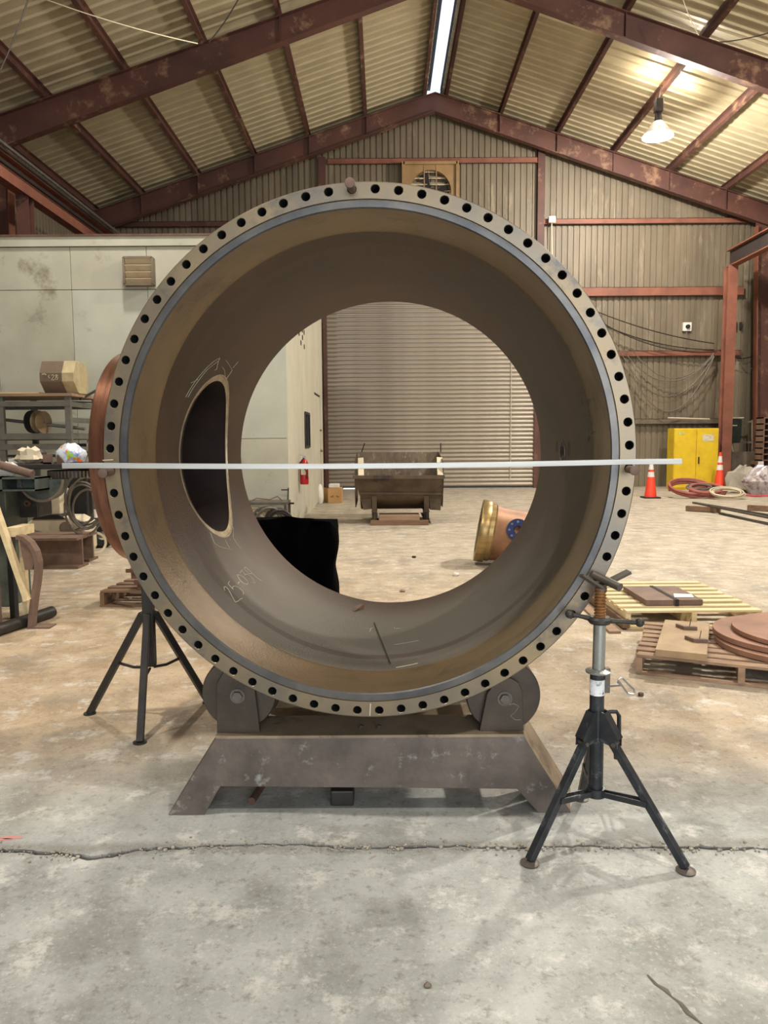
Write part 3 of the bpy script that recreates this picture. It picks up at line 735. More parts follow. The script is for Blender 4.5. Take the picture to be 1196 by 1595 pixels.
# outer shell near the flange: hub taper
obj('hub_collar', ringlathe([(0.94, .085), (0.942, .085), (0.941, .30), (0.94, .30)]), 'shell', pipe, local=True, smooth=True)
cm = mat('flame_cut_edge', (70, 52, 40), (48, 36, 28), 12, 0.6, 0.2, 0.2)
cm2 = mat('ground_wall_end', (216, 198, 164), (160, 138, 108), 12, 0.5, 0.3, 0.2)
mb = MB(); hi, ho = holes[RIN], holes[ROUT]; n4 = len(hi); mb.v = list(hi) + list(ho); mb.f = [(k, (k + 1) % n4, n4 + (k + 1) % n4, n4 + k) for k in range(n4)]
obj('opening_edge', mb, cm, pipe, local=True, smooth=True, label='dark cut edge of the round side opening')
mb = MB(); n4 = len(hi)
def saddle(v, k, r): z, dd = (v[2] - PCZ - SHZ * v[1]) * k, (v[1] - HD) * k; return (-math.sqrt(r * r - z * z) + SHX * (HD + dd), HD + dd, PCZ + z + SHZ * (HD + dd))
mb.v = [saddle(v, .992, RIN + .003) for v in hi] + [saddle(v, .93, RIN + .003) for v in hi]
mb.f = [(k, (k + 1) % n4, n4 + (k + 1) % n4, n4 + k) for k in range(n4)]
obj('branch_wall_end', mb, cm2, pipe, local=True, smooth=True, label='pale ground end of the branch wall around the side opening')
def on_bore(v, r):
    x = v[0] - SHX * v[1]; z = v[2] - PCZ - SHZ * v[1]; k = r / math.hypot(x, z); return V(x * k + SHX * v[1], v[1], PCZ + z * k + SHZ * v[1])
mb = MB(); mb.tube([on_bore(v, RIN + 0.003) for v in hi], 0.004, 6, closed=True)
obj('weld_seam', mb, mat('fresh_weld', (226, 214, 190), (180, 160, 130), 30, 0.35, 0.5, 0.2), pipe, local=True, smooth=True, label='bright weld bead around the side opening')
noz = MB(); XN = -1.20; n4 = len(ho)
for rr, lst in ((0.382, ho), (0.435, None)):
    b = len(noz.v)
    src = ho
    for v in src:
        z, dd = v[2] - PCZ - SHZ * v[1], v[1] - HD; k = rr / math.hypot(z, dd)
        xx = -math.sqrt(max(0.0, (0.9035 if rr < .42 else .93) ** 2 - (z * k) ** 2)); noz.v.append((xx + .016, HD + dd * k, PCZ + z * k + SHZ * HD))
    for v in src:
        z, dd = v[2] - PCZ - SHZ * v[1], v[1] - HD; k = rr / math.hypot(z, dd)
        noz.v.append((XN, HD + dd * k, PCZ + z * k + SHZ * HD))
    noz.f += [(b + k, b + (k + 1) % n4, b + n4 + (k + 1) % n4, b + n4 + k) for k in range(n4)]
nz = obj('nozzle', noz, mat('shaded_branch', (52, 36, 30), (34, 24, 20), 5, .8, .1, .1), pipe, local=True, smooth=True, label='short side branch on the left')  # brown darkened to paint in the unlit inside of the branch
mb = MB(); cN = (0, HD + 0.03, PCZ + SHZ * HD)
mb.lathe([(0.383, 1.195), (0.445, 1.195), (0.455, 1.203), (0.522, 1.203), (0.527, 1.208), (0.527, 1.272), (0.522, 1.277), (0.383, 1.277)], cN, (-1, 0, 0), 96)
obj('branch_flange', mb, 'copper', nz, local=True, smooth=True, label='coppery rim of the branch flange')
# disc added behind the branch, near-black to paint in its unlit inside
mb = MB(); mb.lathe([(0, 1.26), (0.3825, 1.26), (0.3825, 1.27), (0, 1.27)], cN, (-1, 0, 0), 48); obj('blackout_disc', mb, 'hole', nz, local=True)

# chalk writing on the bore
PW = Matrix.Translation(V(PCX, D0, 0)) @ Matrix.Rotation(-YAW, 4, 'Z'); PWI = PW.inverted()
def bore(px, py, r=RIN - 0.0015):
    o = PWI @ CAM; d = (PWI.to_3x3() @ ray(px, py)); dd = 0.8
    for _ in range(6):
        ox, oz = o.x - SHX * dd, o.z - PCZ - SHZ * dd
        a = d.x ** 2 + d.z ** 2; b = 2 * (ox * d.x + oz * d.z); c = ox * ox + oz * oz - r * r
        t = (-b + math.sqrt(b * b - 4 * a * c)) / (2 * a); p = o + d * t; dd = p.y
    return p
def chalk(strokes, org, sc_, r=0.0017, m='chalk', name='chalk_mark', label=None):
    o_ = None
    for s in strokes:
        mb = MB()
        pts = [bore(org[0] + a * sc_, org[1] + b * sc_) for a, b in s]; sm = []
        for a, b in zip(pts, pts[1:]): sm += [a.lerp(b, t / 3) for t in range(3)]
        sm.append(pts[-1]); sm = [on_bore(v, RIN - .001) for v in sm]
        mb.tube(sm, r, 5)
        o_ = obj(name, mb, m, pipe, local=True, label=label)
    return o_
z1 = 75 / 1196
chalk([[(165, 790), (140, 730), (150, 695), (190, 700), (250, 760), (300, 850), (350, 950), (395, 1030), (430, 1080), (500, 1050), (550, 1000), (600, 985)],
       [(285, 565), (255, 590), (250, 630), (300, 690), (370, 765), (350, 710), (390, 680), (450, 690), (520, 730), (590, 790), (630, 850), (615, 895)],
       [(490, 625), (525, 575)],
       [(465, 400), (520, 500), (560, 560), (640, 620), (715, 645), (745, 610), (720, 550), (640, 470), (550, 415), (465, 400)],
       [(540, 355), (590, 285), (630, 340), (675, 420), (670, 385), (740, 390), (820, 450), (880, 520), (918, 590), (880, 605), (820, 585)],
       [(825, 375), (760, 370), (690, 310), (645, 245), (670, 212), (720, 250), (790, 310), (825, 350), (900, 420), (980, 490), (1075, 550)]],
      (340, 870), z1, label='chalk writing 25-039')
z2 = 110 / 1196
chalk([[(210, 800), (300, 640), (420, 470), (560, 310), (680, 200), (790, 135), (760, 210), (735, 325)], [(250, 800), (340, 640), (450, 490), (560, 350), (680, 250), (760, 190)],
       [(895, 180), (950, 260), (1000, 345), (950, 420), (900, 490)], [(1010, 305), (1100, 200)], [(740, 325), (700, 345)], [(830, 290), (870, 350), (880, 480)], [(300, 560), (420, 500)]],
      (270, 545), z2, 0.0013, label='chalk layout lines above the side opening')
z3 = 60 / 1196
chalk([[(160, 300), (210, 440), (280, 610), (380, 690), (500, 750), (700, 790), (850, 830)], [(620, 510), (680, 650), (760, 780)], [(790, 20), (870, 160), (860, 440), (960, 600), (1100, 790)], [(760, 480), (765, 530)]],
      (320, 815), z3, 0.0013, label='chalk layout lines below the side opening')
z4 = 140 / 1196
chalk([[(720, 630), (880, 605), (1040, 575)], [(740, 935), (880, 910), (1030, 878)], [(340, 415), (390, 425), (430, 405)], [(405, 425), (390, 460)], [(715, 400), (725, 420), (800, 412)]], (530, 930), z4, 0.0014, label='chalk ticks on the bottom of the bore')
z5 = 100 / 1063
faint = mat('faint_chalk', (120, 112, 100), (100, 92, 80), 30, 0.9, 0, 0)
chalk([[(540, 265), (575, 235), (560, 215)], [(585, 355), (590, 420)], [(610, 400), (620, 440)], [(650, 345), (725, 355), (690, 385), (710, 430), (680, 455)], [(610, 515), (635, 520)], [(640, 590), (650, 630)],
       [(755, 600), (745, 650), (770, 640), (775, 670)], [(770, 705), (750, 745), (775, 780)], [(685, 790), (690, 860)], [(745, 915), (790, 860)], [(700, 955), (690, 1010), (705, 1035), (720, 1000), (700, 955)]],
      (850, 590), z5, 0.0011, faint, label='faint chalk figures on the right of the bore')
def ell(cx, cy, a, b, k=20): return [(cx + a * math.cos(2 * math.pi * i / k), cy + b * math.sin(2 * math.pi * i / k)) for i in range(k + 1)]
chalk([ell(272, 1215, 42, 180), ell(258, 1215, 20, 130)], (850, 590), z5, 0.0035, mat('grey_weld', (150, 142, 140), (120, 112, 110), 30, .5, .3, 0), 'gauge_boss', 'small welded ring on the right wall of the bore')
chalk([ell(378, 1160, 12, 120), ell(180, 1130, 8, 90)], (850, 590), z5, 0.0008, faint, label='faint scribed circle around the small ring')
mb = MB(); c_ = bore(875, 703); mb.lathe([(0, 0), (.03, 0), (.03, .02), (0, .02)], c_ + V(-.002, 0, 0), (1, 0, 0), 20); obj('gauge_hole', mb, 'hole', pipe, local=True)
# weld rod lying in the bore, and a wedge
mb = MB(); a, b = PW @ bore(583, 970, RIN - .003), PW @ bore(608, 1033, RIN - .003); mb.cyl(a, b, 0.0028, n=6)
solo('welding_rod', mb, 'darksteel', 'thin dark welding rod lying in the bottom of the pipe', 'rod')
mb = MB(); a, b = PW @ bore(549, 950, RIN - .006), PW @ bore(580, 937, RIN - .012)
d_, s_, u_ = frame(b - a); mb.prism([(0, -.006), (.06, -.008), (.13, -.012), (.13, .014), (.05, .004)], a - s_ * .012, d_, u_, s_ * .028)
solo('wooden_wedge', mb, 'wood3', 'small wooden wedge lying at the far bottom edge of the pipe', 'wedge')

# dowel pins in three bolt holes and the straightedge they carry
def pin(k, out, label, droop=0.0):
    a = 90 + (k - 18.5) * 5; p = PW @ V(*pl(RB, a, 0.07)); q = PW @ V(*pl(RB, a, -out)) - V(0, 0, droop)
    mb = MB(); d_, s_, u_ = frame(q - p); L_ = (q - p).length
    mb.lathe([(0, 0), (.0142, 0), (.0142, L_ - .012), (.018, L_ - .011), (.018, L_ - .001), (.016, L_), (0, L_)], p, q - p, 20, closed=False)
    solo('dowel_pin', mb, 'rust2', label, 'pin', smooth=True); return q
qL = pin(36, .075, 'steel pin in the left bolt hole holding up the straightedge', .006)
qR = pin(1, .085, 'steel pin in the right bolt hole holding up the straightedge', .006)
pin(54, .07, 'rusty steel pin sticking out of the top bolt hole')
a, b = aty(97, 726.5, D0 - .045), aty(1062, 720.5, D0 - .045)
zp = lambda q: q.z + .0185
pts = []
for i in range(25):
    t = i / 24; x = a.x + (b.x - a.x) * t
    tt = (x - qL.x) / (qR.x - qL.x); zz = zp(qL) + (zp(qR) - zp(qL)) * tt - 0.009 * 4 * max(0, tt) * max(0, 1 - tt) * (1 if 0 < tt < 1 else 0)
    pts.append(V(x, D0 - .045 + (-.0) , zz + .0105))
mb = MB()
for i, p in enumerate(pts):
    for dy, dz in ((-.0035, -.0100), (.0035, -.0100), (.0035, .0100), (-.0035, .0100)): mb.v.append((p.x, p.y + dy, p.z + dz))
mb.f = [(4 * i + k, 4 * i + (k + 1) % 4, 4 * i + 4 + (k + 1) % 4, 4 * i + 4 + k) for i in range(24) for k in range(4)] + [(0, 1, 2, 3), (99, 98, 97, 96)]
solo('straightedge', mb, 'alu', 'long thin steel straightedge lying across the pipe mouth', 'straightedge', bevel=.001)
for v, lab in (((160, 717, 176, 716), 0), ((966, 714, 990, 713), 0)):
    mb = MB(); p_, q_ = aty(v[0], v[1], D0 - .003), aty(v[2], v[3], D0 - .003); mb.bar(p_, q_, .002, .003); obj('chalk_tick', mb, 'chalk', flange)
mb = MB(); mb.bar(aty(577, 1096, D0 - .002), aty(576, 1115, D0 - .002), .003, .002, (0, 1, 0)); obj('chalk_tick', mb, 'chalk', flange)

# ------------------------------------------------------------------ roller cradle
YB = 2.885
cr = thing('roller_cradle', 'heavy welded steel roller cradle under the big pipe', 'cradle', (0, YB, 0))
Pb = lambda px, py, Y=YB: aty(px, py, Y)
fp = [(262, 1268), (318, 1268), (343, 1225), (805, 1229), (838, 1277), (889, 1278), (816, 1151), (335, 1147)]
poly = [(Pb(*q).x, max(0.0, Pb(*q).z)) for q in fp]; poly[0] = (poly[0][0], 0); poly[1] = (poly[1][0], 0); poly[4] = (poly[4][0], 0); poly[5] = (poly[5][0], 0)
zt = 0.5 * (poly[6][1] + poly[7][1]); poly[6] = (poly[6][0], zt); poly[7] = (poly[7][0], zt)
for yy in (YB, YB + 0.20):
    mb = MB(); mb.prism(poly, (0, yy, 0), (1, 0, 0), (0, 0, 1), (0, .012, 0)); obj('front_plate' if yy == YB else 'back_plate', mb, 'base', cr, bevel=.002)
mb = MB(); mb.box(poly[7][0], poly[6][0], YB - .004, YB + .216, zt, zt + .012); obj('top_plate', mb, 'top_plate', cr, bevel=.002)
for i, j in ((7, 0), (6, 5)):
    (xa, za), (xb, zb_) = poly[i], poly[j]; fl_ = .0 if i == 7 else .05
    mb = MB(); vs_ = [V(xa, YB + .012, za), V(xb, YB + .012, .002), V(xb + fl_, YB + .21, .002), V(xa + fl_, YB + .21, za)]; mb.add(vs_ + [v + V(.011 if i == 7 else -.011, 0, -.004) for v in vs_], [(0, 1, 2, 3), (7, 6, 5, 4), (0, 4, 5, 1), (1, 5, 6, 2), (2, 6, 7, 3), (3, 7, 4, 0)]); obj('end_plate', mb, 'base' if i == 7 else 'top_plate', cr)
# ears and rollers
ears = {'l': [(338, 1146), (337, 1066), (352, 1040), (372, 1034), (393, 1046), (405, 1146)], 'r': [(746.7, 1153), (758.7, 1081), (772, 1062), (795, 1056), (808, 1064), (814, 1080), (815, 1153)]}
YE = 2.915
for s, cx_, cy_ in (('l', 370, 1084), ('r', 786, 1088)):
    c_ = aty(cx_, cy_, YE); e = ears[s]
    for yy in (YE, YE + .205):
        mb = MB(); pts = [(aty(a, b, YE).x, aty(a, b, YE).z) for a, b in e]; pts[0] = (pts[0][0], zt + .012); pts[-1] = (pts[-1][0], zt + .012)
        if s == 'l': pts = [p for p in pts]
        mb.prism(pts, (0, yy, 0), (1, 0, 0), (0, 0, 1), (0, .014, 0)); obj('ear_plate', mb, 'roller', cr, bevel=.002)
    mb = MB(); RR = 0.150; cw = V(c_.x, YE + .03, c_.z)
    mb.lathe([(0, 0), (.146, 0), (RR, .005), (RR, .144), (.145, .15), (0, .15)], cw, (0, 1, 0), 56, closed=False)
    ro = obj('roller', mb, 'roller', cr, smooth=True)
    mb = MB(); mb.cyl(c_ - V(0, .012, 0), c_ + V(0, .24, 0), .016, n=20); mb.cyl(c_ - V(0, .004, 0), c_, .03, n=24); obj('axle', mb, 'steel', ro, smooth=True)
    mb = MB(); mb.cyl(c_ - V(0, .018, 0), c_ - V(0, .004, 0), .022, n=6); obj('nut', mb, 'steel', ro, bevel=.002)
mb = MB()
for st in ([(790, 1098), (800, 1096), (808, 1100), (803, 1108), (795, 1115)], [(795, 1115), (802, 1121), (811, 1121)],):
    mb.tube([aty(a, b, YE - .001) for a, b in st], .0015, 5)
obj('chalk_mark', mb, mat('grey_chalk', (150, 146, 136), None, 20, .9, 0, 0), cr, label='chalk squiggle on the right ear')
# the rear half of the cradle, tied to the front by two side rails
for X in (-.60, .50):
    mb = MB(); mb.ibeam((X, YB + .2, .24), (X, 4.1, .24), .1, .08, .01); obj('side_rail', mb, 'base', cr)
for k_ in (4.1,):
    mb = MB(); mb.prism(poly, (0.04, k_, 0), (.9, 0, 0), (0, 0, 1), (0, .2, 0)); obj('rear_beam', mb, 'base', cr, bevel=.003)
    for cx_ in (-.56, .50):
        mb = MB(); mb.cyl((cx_ + .02, k_ + .02, .435), (cx_ + .02, k_ + .16, .435), .15, n=40); rr_ = obj('roller', mb, 'roller', cr, smooth=True)
        for yy in (k_, k_ + .17):
            mb = MB(); mb.box(cx_ - .07, cx_ + .09, yy, yy + .014, .32, .52); obj('ear_plate', mb, 'roller', cr)
# things lying under the front beam
mb = MB(); c_ = fl(392, 1254); mb.cyl((c_.x, c_.y, .0165), (c_.x + .03, c_.y + .22, .0165), .016, n=16); solo('round_bar', mb, 'rust', 'short rusty round bar lying under the cradle', 'bar', smooth=True)
mb = MB(); c_ = fl(530, 1256); mb.box(c_.x - .04, c_.x + .055, c_.y, c_.y + .12, 0, .065); solo('steel_block', mb, 'darksteel', 'dark square steel block lying under the middle of the cradle', 'block', bevel=.006)
for (px, py) in ((558, 1139), (586, 1138)):
    p = fl(px, py, zt + .012); mb = MB(); mb.prism([(0, 0), (.015, 0), (.02, .012), (.008, .016)], (p.x, YB + .06, zt + .0122), (1, 0, .0), (0, 0, 1), (0, .012, 0))
    solo('slag_chip', mb, 'darksteel', 'left of two dark slag chips on the cradle top plate' if px < 570 else 'right of two dark slag chips on the cradle top plate', 'chip')

# ------------------------------------------------------------------ right pipe jack
J = V(0.786, 2.69, 0)
jk = thing('pipe_jack', 'black tripod pipe jack with screw and V-head in front at the right', 'jack', J)
def jz(py): return aty(939, py, J.y).z
def jx(px, py): return aty(px, py, J.y).x
zt_, zb2 = jz(1050), jz(1240)
mb = MB(); mb.cyl((J.x, J.y, zb2), (J.x - .003, J.y, zt_), .0265, n=28); obj('outer_tube', mb, 'blackpaint', jk, smooth=True)
mb = MB(); mb.cyl((J.x - .003, J.y, jz(1081)), (J.x - .003, J.y, jz(1057)), .0272, n=28); obj('data_label', mb, mat('scuffed_label', (226, 230, 232), (206, 210, 214), 20, .6, 0, 0, (60, 60, 64), 45, .6), jk, smooth=True, label='scuffed white label')
mb = MB(); mb.lathe([(.024, 0), (.045, -.002), (.047, .004), (.028, .012), (.024, .012)], (J.x, J.y, jz(1046)), (0, 0, 1), 28); obj('collar', mb, 'silver', jk, smooth=True)
mb = MB(); mb.cyl((J.x, J.y, zt_ - .08), (J.x + .002, J.y, jz(972)), .0225, n=28); obj('inner_tube', mb, 'silver', jk, smooth=True, label='galvanised inner tube')
prof = [(0, jz(972))]; z = jz(972); zz1 = jz(918)
while z < zz1: prof += [(.0165, z), (.0215, z + .003), (.0215, z + .0065), (.0165, z + .0105)]; z += .0115
prof += [(0, z)]
mb = MB(); mb.lathe([(r, h) for r, h in prof], (J.x + .002, J.y, 0), (0, 0, 1), 24, closed=False); obj('screw', mb, 'thread', jk, label='rusty threaded screw')
hz = jz(966)
mb = MB(); mb.lathe([(.0225, -.012), (.036, -.012), (.043, -.004), (.043, .006), (.034, .014), (.0225, .014)], (J.x + .002, J.y, hz), (0, 0, 1), 28); hub = obj('handle_hub', mb, 'darksteel', jk, smooth=True)
for (px, py), sy in (((889, 958), .02), ((992, 967), -.03)):
    e = V(jx(px, py), J.y + sy, jz(py)); s_ = (e - V(J.x, J.y, hz)).normalized(); mb = MB(); mb.tube([V(J.x, J.y, hz) + s_ * .036, V(J.x, J.y, hz) + s_ * .06, e], [.011, .008, .008], 12); mb.sphere(e, .0165, 16); obj('handle_arm', mb, 'darksteel', jk, smooth=True)
hc = V(J.x + .004, J.y, jz(916))
mb = MB(); mb.bar(hc + V(-.0, -.01, .0), V(jx(902, 893), J.y - .03, jz(893)), .03, .009, (-.5, 0, 1)); obj('head_plate', mb, 'steel', jk, bevel=.001)
mb = MB(); mb.bar(hc + V(.0, .015, .004), V(jx(986, 896), J.y + .045, jz(894)), .03, .011, (.5, 0, 1)); obj('head_plate', mb, 'steel', jk, bevel=.001)
mb = MB(); mb.cyl(V(jx(931, 899), J.y + .05, jz(899)), V(jx(959, 912), J.y - .05, jz(911)), .0150, n=20); obj('head_roller', mb, 'steel', jk, smooth=True)
mb = MB(); mb.cyl(hc + V(0, 0, -.010), hc + V(0, 0, .002), .021, n=20); obj('head_base', mb, 'steel', jk)
# gusset, legs, braces, feet
FT = [V(0.509, 2.524, 0), V(1.041, 2.47, 0), V(0.815, 3.0, 0)]
gz = jz(1150)
for f_ in FT:
    dr = V(f_.x - J.x, f_.y - J.y, 0).normalized(); sd = V(-dr.y, dr.x, 0)
    top = J + dr * .055 + V(0, 0, gz + .01); ft = f_ + V(0, 0, .012)
    mb = MB(); mb.prism([(.02, jz(1104)), (.035, jz(1106)), (.088, gz + .02), (.088, gz - .012), (.02, gz - .0)], J - sd * .02 , dr, (0, 0, 1), sd * .004); mb.prism([(.02, jz(1104)), (.035, jz(1106)), (.088, gz + .02), (.088, gz - .012), (.02, gz)], J + sd * .016, dr, (0, 0, 1), sd * .004)
    mb.bar(J + dr * .034 + V(0, 0, jz(1106)), J + dr * .09 + V(0, 0, gz + .02), .042, .004)
    obj('gusset', mb, 'blackpaint', jk)
    mb = MB(); mb.bar(top + (top - ft).normalized() * .0, ft, .028, .028, dr); lg = obj('leg', mb, 'blackpaint', jk, bevel=.003)
    mb = MB(); mb.lathe([(0, 0), (.033, 0), (.034, .004), (.018, .010), (0, .012)], f_, (0, 0, 1), 24, closed=False); obj('foot_pad', mb, 'steel', lg, smooth=True)
    mb = MB(); pv = J + dr * .074 + V(0, 0, gz + .0); mb.cyl(pv - sd * .026, pv + sd * .026, .008, n=12); obj('bolt', mb, 'steel', lg)
    lp = top.lerp(ft, (top.z - (zb2 + .03)) / top.z); rb0 = J + dr * .028 + V(0, 0, zb2 + .02)
    mb = MB()
    for s_ in (-1, 1): mb.bar(rb0 + sd * s_ * .012, lp + sd * s_ * .017, .005, .02, (0, 0, 1))
    obj('brace', mb, 'blackpaint', jk)
mb = MB(); mb.lathe([(.0265, -.0), (.036, 0), (.036, .032), (.0265, .032)], (J.x, J.y, zb2 + .004), (0, 0, 1), 24); obj('brace_collar', mb, 'blackpaint', jk, smooth=True)
mb = MB(); q0 = V(jx(958, 1062), J.y - .0, jz(1066)); mb.box(J.x + .022, J.x + .042, J.y - .012, J.y + .012, jz(1078), jz(1040)); obj('pin_bracket', mb, 'steel', jk, bevel=.002)
lp = [(958.5, 1055), (962, 1052), (966, 1053), (973.6, 1061.5), (983, 1070), (984, 1074.5), (981.5, 1077), (973.6, 1076), (970, 1071.6), (963, 1061.5), (959, 1057)]
mb = MB(); mb.tube([V(jx(*q), J.y - .03, jz(q[1])) for q in lp], .0035, 8, closed=True); mb.tube([V(jx(957.8, 1058.6), J.y - .03, jz(1058.6)), V(jx(963.5, 1063.7), J.y - .03, jz(1063.7)), V(jx(945, 1068), J.y - .01, jz(1068))], .0035, 8); obj('locking_pin', mb, 'silver', jk, smooth=True, label='silver loop of the locking pin')
mb = MB(); mb.tube([V(J.x + .02, J.y + .03, jz(1113)), V(jx(964, 1113), J.y + .03, jz(1113)), V(jx(968, 1120), J.y + .03, jz(1120)), V(jx(968, 1150), J.y + .03, jz(1150)), V(jx(963, 1160), J.y + .03, jz(1160)), V(jx(963, 1172), J.y + .03, jz(1172))], .008, 10); cr_ = obj('crank_hook', mb, 'blackpaint', jk, smooth=True)
mb = MB(); mb.cyl(V(jx(963, 1168), J.y + .03, jz(1168)), V(jx(964, 1187), J.y + .03, jz(1187)), .0105, n=12); obj('hook_tip', mb, 'thread', jk, smooth=True, label='yellow-brown worn hook tip')

# left tripod stand behind the pipe
JL = V(-1.262, 3.93, 0)
lj = thing('tripod_stand', 'plain dark steel tripod stand behind the flange at the left', 'stand', JL)
mb = MB(); mb.box(JL.x - .027, JL.x + .027, JL.y - .027, JL.y + .027, .30, .80); obj('post', mb, 'darksteel', lj, bevel=.003)
mb = MB(); mb.box(JL.x - .05, JL.x + .05, JL.y - .05, JL.y + .05, .80, .81); obj('head_plate', mb, 'darksteel', lj)
for f_ in (V(-1.229, 3.617, 0), V(-1.638, 4.022, 0), V(-1.02, 4.19, 0)):
    dr = V(f_.x - JL.x, f_.y - JL.y, 0).normalized(); mb = MB(); mb.bar(JL + dr * .035 + V(0, 0, .585), f_ + V(0, 0, .006), .034, .034, dr); lg = obj('leg', mb, 'darksteel', lj, bevel=.002)
    mb = MB(); mb.lathe([(0, 0), (.034, 0), (.034, .007), (0, .007)], f_, (0, 0, 1), 16, closed=False); obj('foot_pad', mb, 'darksteel', lg)
    m_p = (JL + dr * .035 + V(0, 0, .585)).lerp(f_, .48); mb = MB(); mb.tube([JL + dr * .02 + V(0, 0, .29), m_p.lerp(JL + V(0, 0, .29), .5) - V(0, 0, .012), m_p], .008, 6); obj('brace', mb, 'darksteel', lj, smooth=True)

# ------------------------------------------------------------------ pallets and plates at the right
def pallet(name, label, O, ux, uy, W_, D_, nt, H_, m, plank=.09, group=None, nstr=3):
    """planks run along u, stringers along v; near edge at O"""
    u, v = V(ux[0], ux[1], 0).normalized(), V(uy[0], uy[1], 0).normalized(); O = V(O[0], O[1], 0)
    t = thing(name, label, 'pallet', O)
    def pc(nm, a, b, wd, z0, z1, along):
        mb = MB(); w_ = v if along is u else u
        jit = random.uniform(-.012, .012)
        vs = [O + along * (aa + jit) + w_ * bb + V(0, 0, zz) for zz in (z0, z1) for aa, bb in ((a[0], a[1]), (b[0], a[1]), (b[0], b[1]), (a[0], b[1]))]
        mb.add(vs, [(3, 2, 1, 0), (4, 5, 6, 7), (0, 1, 5, 4), (1, 2, 6, 5), (2, 3, 7, 6), (3, 0, 4, 7)]); return obj(nm, mb, m, t, bevel=.002)
    for i in range(nt):
        b = i * (D_ - plank) / (nt - 1); zj = random.uniform(0, .003); pc('plank', (0, b), (W_, b + plank), 0, H_ - .018 + zj, H_ + zj, u)
    for i in range(3):
        b = i * (D_ - plank) / 2; pc('bottom_board', (0, b), (W_, b + plank), 0, 0, .016, u)
    for i in range(nstr):
        a = i * (W_ - .04) / (nstr - 1); pc('stringer', (0, a), (D_, a + .04), 0, .016, H_ - .018, v)
    return t
pallet('pallet', 'pale new wooden pallet with wide gaps carrying a strapped square plate', (1.90, 5.78), (1, 0.0), (0, 1), 1.07, 1.22, 8, .15, 'wood', .085)
pallet('pallet', 'worn brown pallet carrying a tan plate and rusty discs', (1.60, 4.66), (.913, -.407), (.36, .85), 1.22, .92, 8, .13, 'wood2', .08)
ps = thing('strapped_plate', 'square brown strapped plate stack on the pale pallet', 'plate', (2.33, 6.2, .153))
mb = MB(); mb.box(2.11, 2.335, 5.94, 6.52, .155, .20); obj('steel_plate', mb, 'rust2', ps, bevel=.002); mb = MB(); mb.box(2.34, 2.57, 5.94, 6.52, .155, .20); obj('steel_plate', mb, 'rust2', ps, bevel=.002)
mb = MB(); mb.box(2.345, 2.375, 5.935, 6.525, .15, .203); obj('strap', mb, 'rubber', ps)
mb = MB(); mb.prism([(0, 0), (.16, 0), (.19, .12), (.05, .15)], (2.37, 6.02, .2035), (1, 0, 0), (0, 1, 0), (0, 0, .001)); obj('plastic_film', mb, 'white', ps)
# notched brown timber beside the pale pallet
mb = MB(); mb.bar(fl(917, 928, .05), fl(975, 972, .05), .06, .07); solo('notched_timber', mb, 'wood3', 'brown timber lying behind the jack left of the pale pallet', 'timber', bevel=.003)
mb = MB(); mb.bar(fl(905, 938, .01), fl(958, 985, .01), .09, .018); solo('plank', mb, 'wood2', 'flat board lying left of the notched brown timber', 'board', bevel=.002)
uu, vv = V(.913, -.407, 0).normalized(), V(.39, .86, 0).normalized()
mb = MB(); o_ = V(1.70, 4.60, .134); mb.add([o_ + uu * a + vv * b + V(0, 0, z) for z in (0, .045) for a, b in ((0, 0), (.30, 0), (.30, .85), (0, .85))], [(3, 2, 1, 0), (4, 5, 6, 7), (0, 1, 5, 4), (1, 2, 6, 5), (2, 3, 7, 6), (3, 0, 4, 7)])
solo('steel_plate', mb, 'plate', 'long tan steel plate lying on the worn pallet', 'plate', bevel=.002)
for i, (px, py) in enumerate(((1052, 976), (1066, 995))):
    p = fl(px, py, .180); mb = MB(); mb.prism([(0, .0), (.05, -.0), (.115, -.07), (.115, -.1), (.04, -.05), (-.02, .03)] if 0 else [(0, 0), (.025, -.085), (.11, -.105), (.11, -.075), (.045, -.06), (.025, .0)], p, (1, 0, 0), (0, 1, 0), (0, 0, .022))
    solo('angle_bracket', mb, 'rust2', ('far' if i == 0 else 'near') + ' one of the two bent brackets on the tan plate', 'bracket', bevel=.001)
    mb = MB(); p2 = p + V(.07, -.07, .022); mb.cyl(p2, p2 + V(.008, 0, .05), .003, n=6); solo('nail', mb, 'rust', 'thin pin standing on the %s bent bracket' % ('far' if i == 0 else 'near'), 'pin')
for (cx_, cy_, r_, z_, th, lab) in ((2.70, 4.78, .50, .136, .035, 'lowest'), (2.74, 4.86, .52, .176, .035, 'middle'), (2.82, 4.80, .50, .216, .03, 'topmost')):
    mb = MB(); mb.lathe([(0, 0), (r_, 0), (r_, th), (0, th)], (cx_, cy_, z_), (0, 0, 1), 72, closed=False)
    solo('steel_disc', mb, 'disc', f'{lab} of the three rusty steel discs stacked on the worn pallet', 'disc', bevel=.003)
mb = MB(); p = fl(998, 1084); mb.cyl(p, p + V(0, 0, .02), .017, n=6); solo('hex_nut', mb, 'rust', 'small dark nut lying on the floor right of the pipe jack', 'nut', bevel=.002)

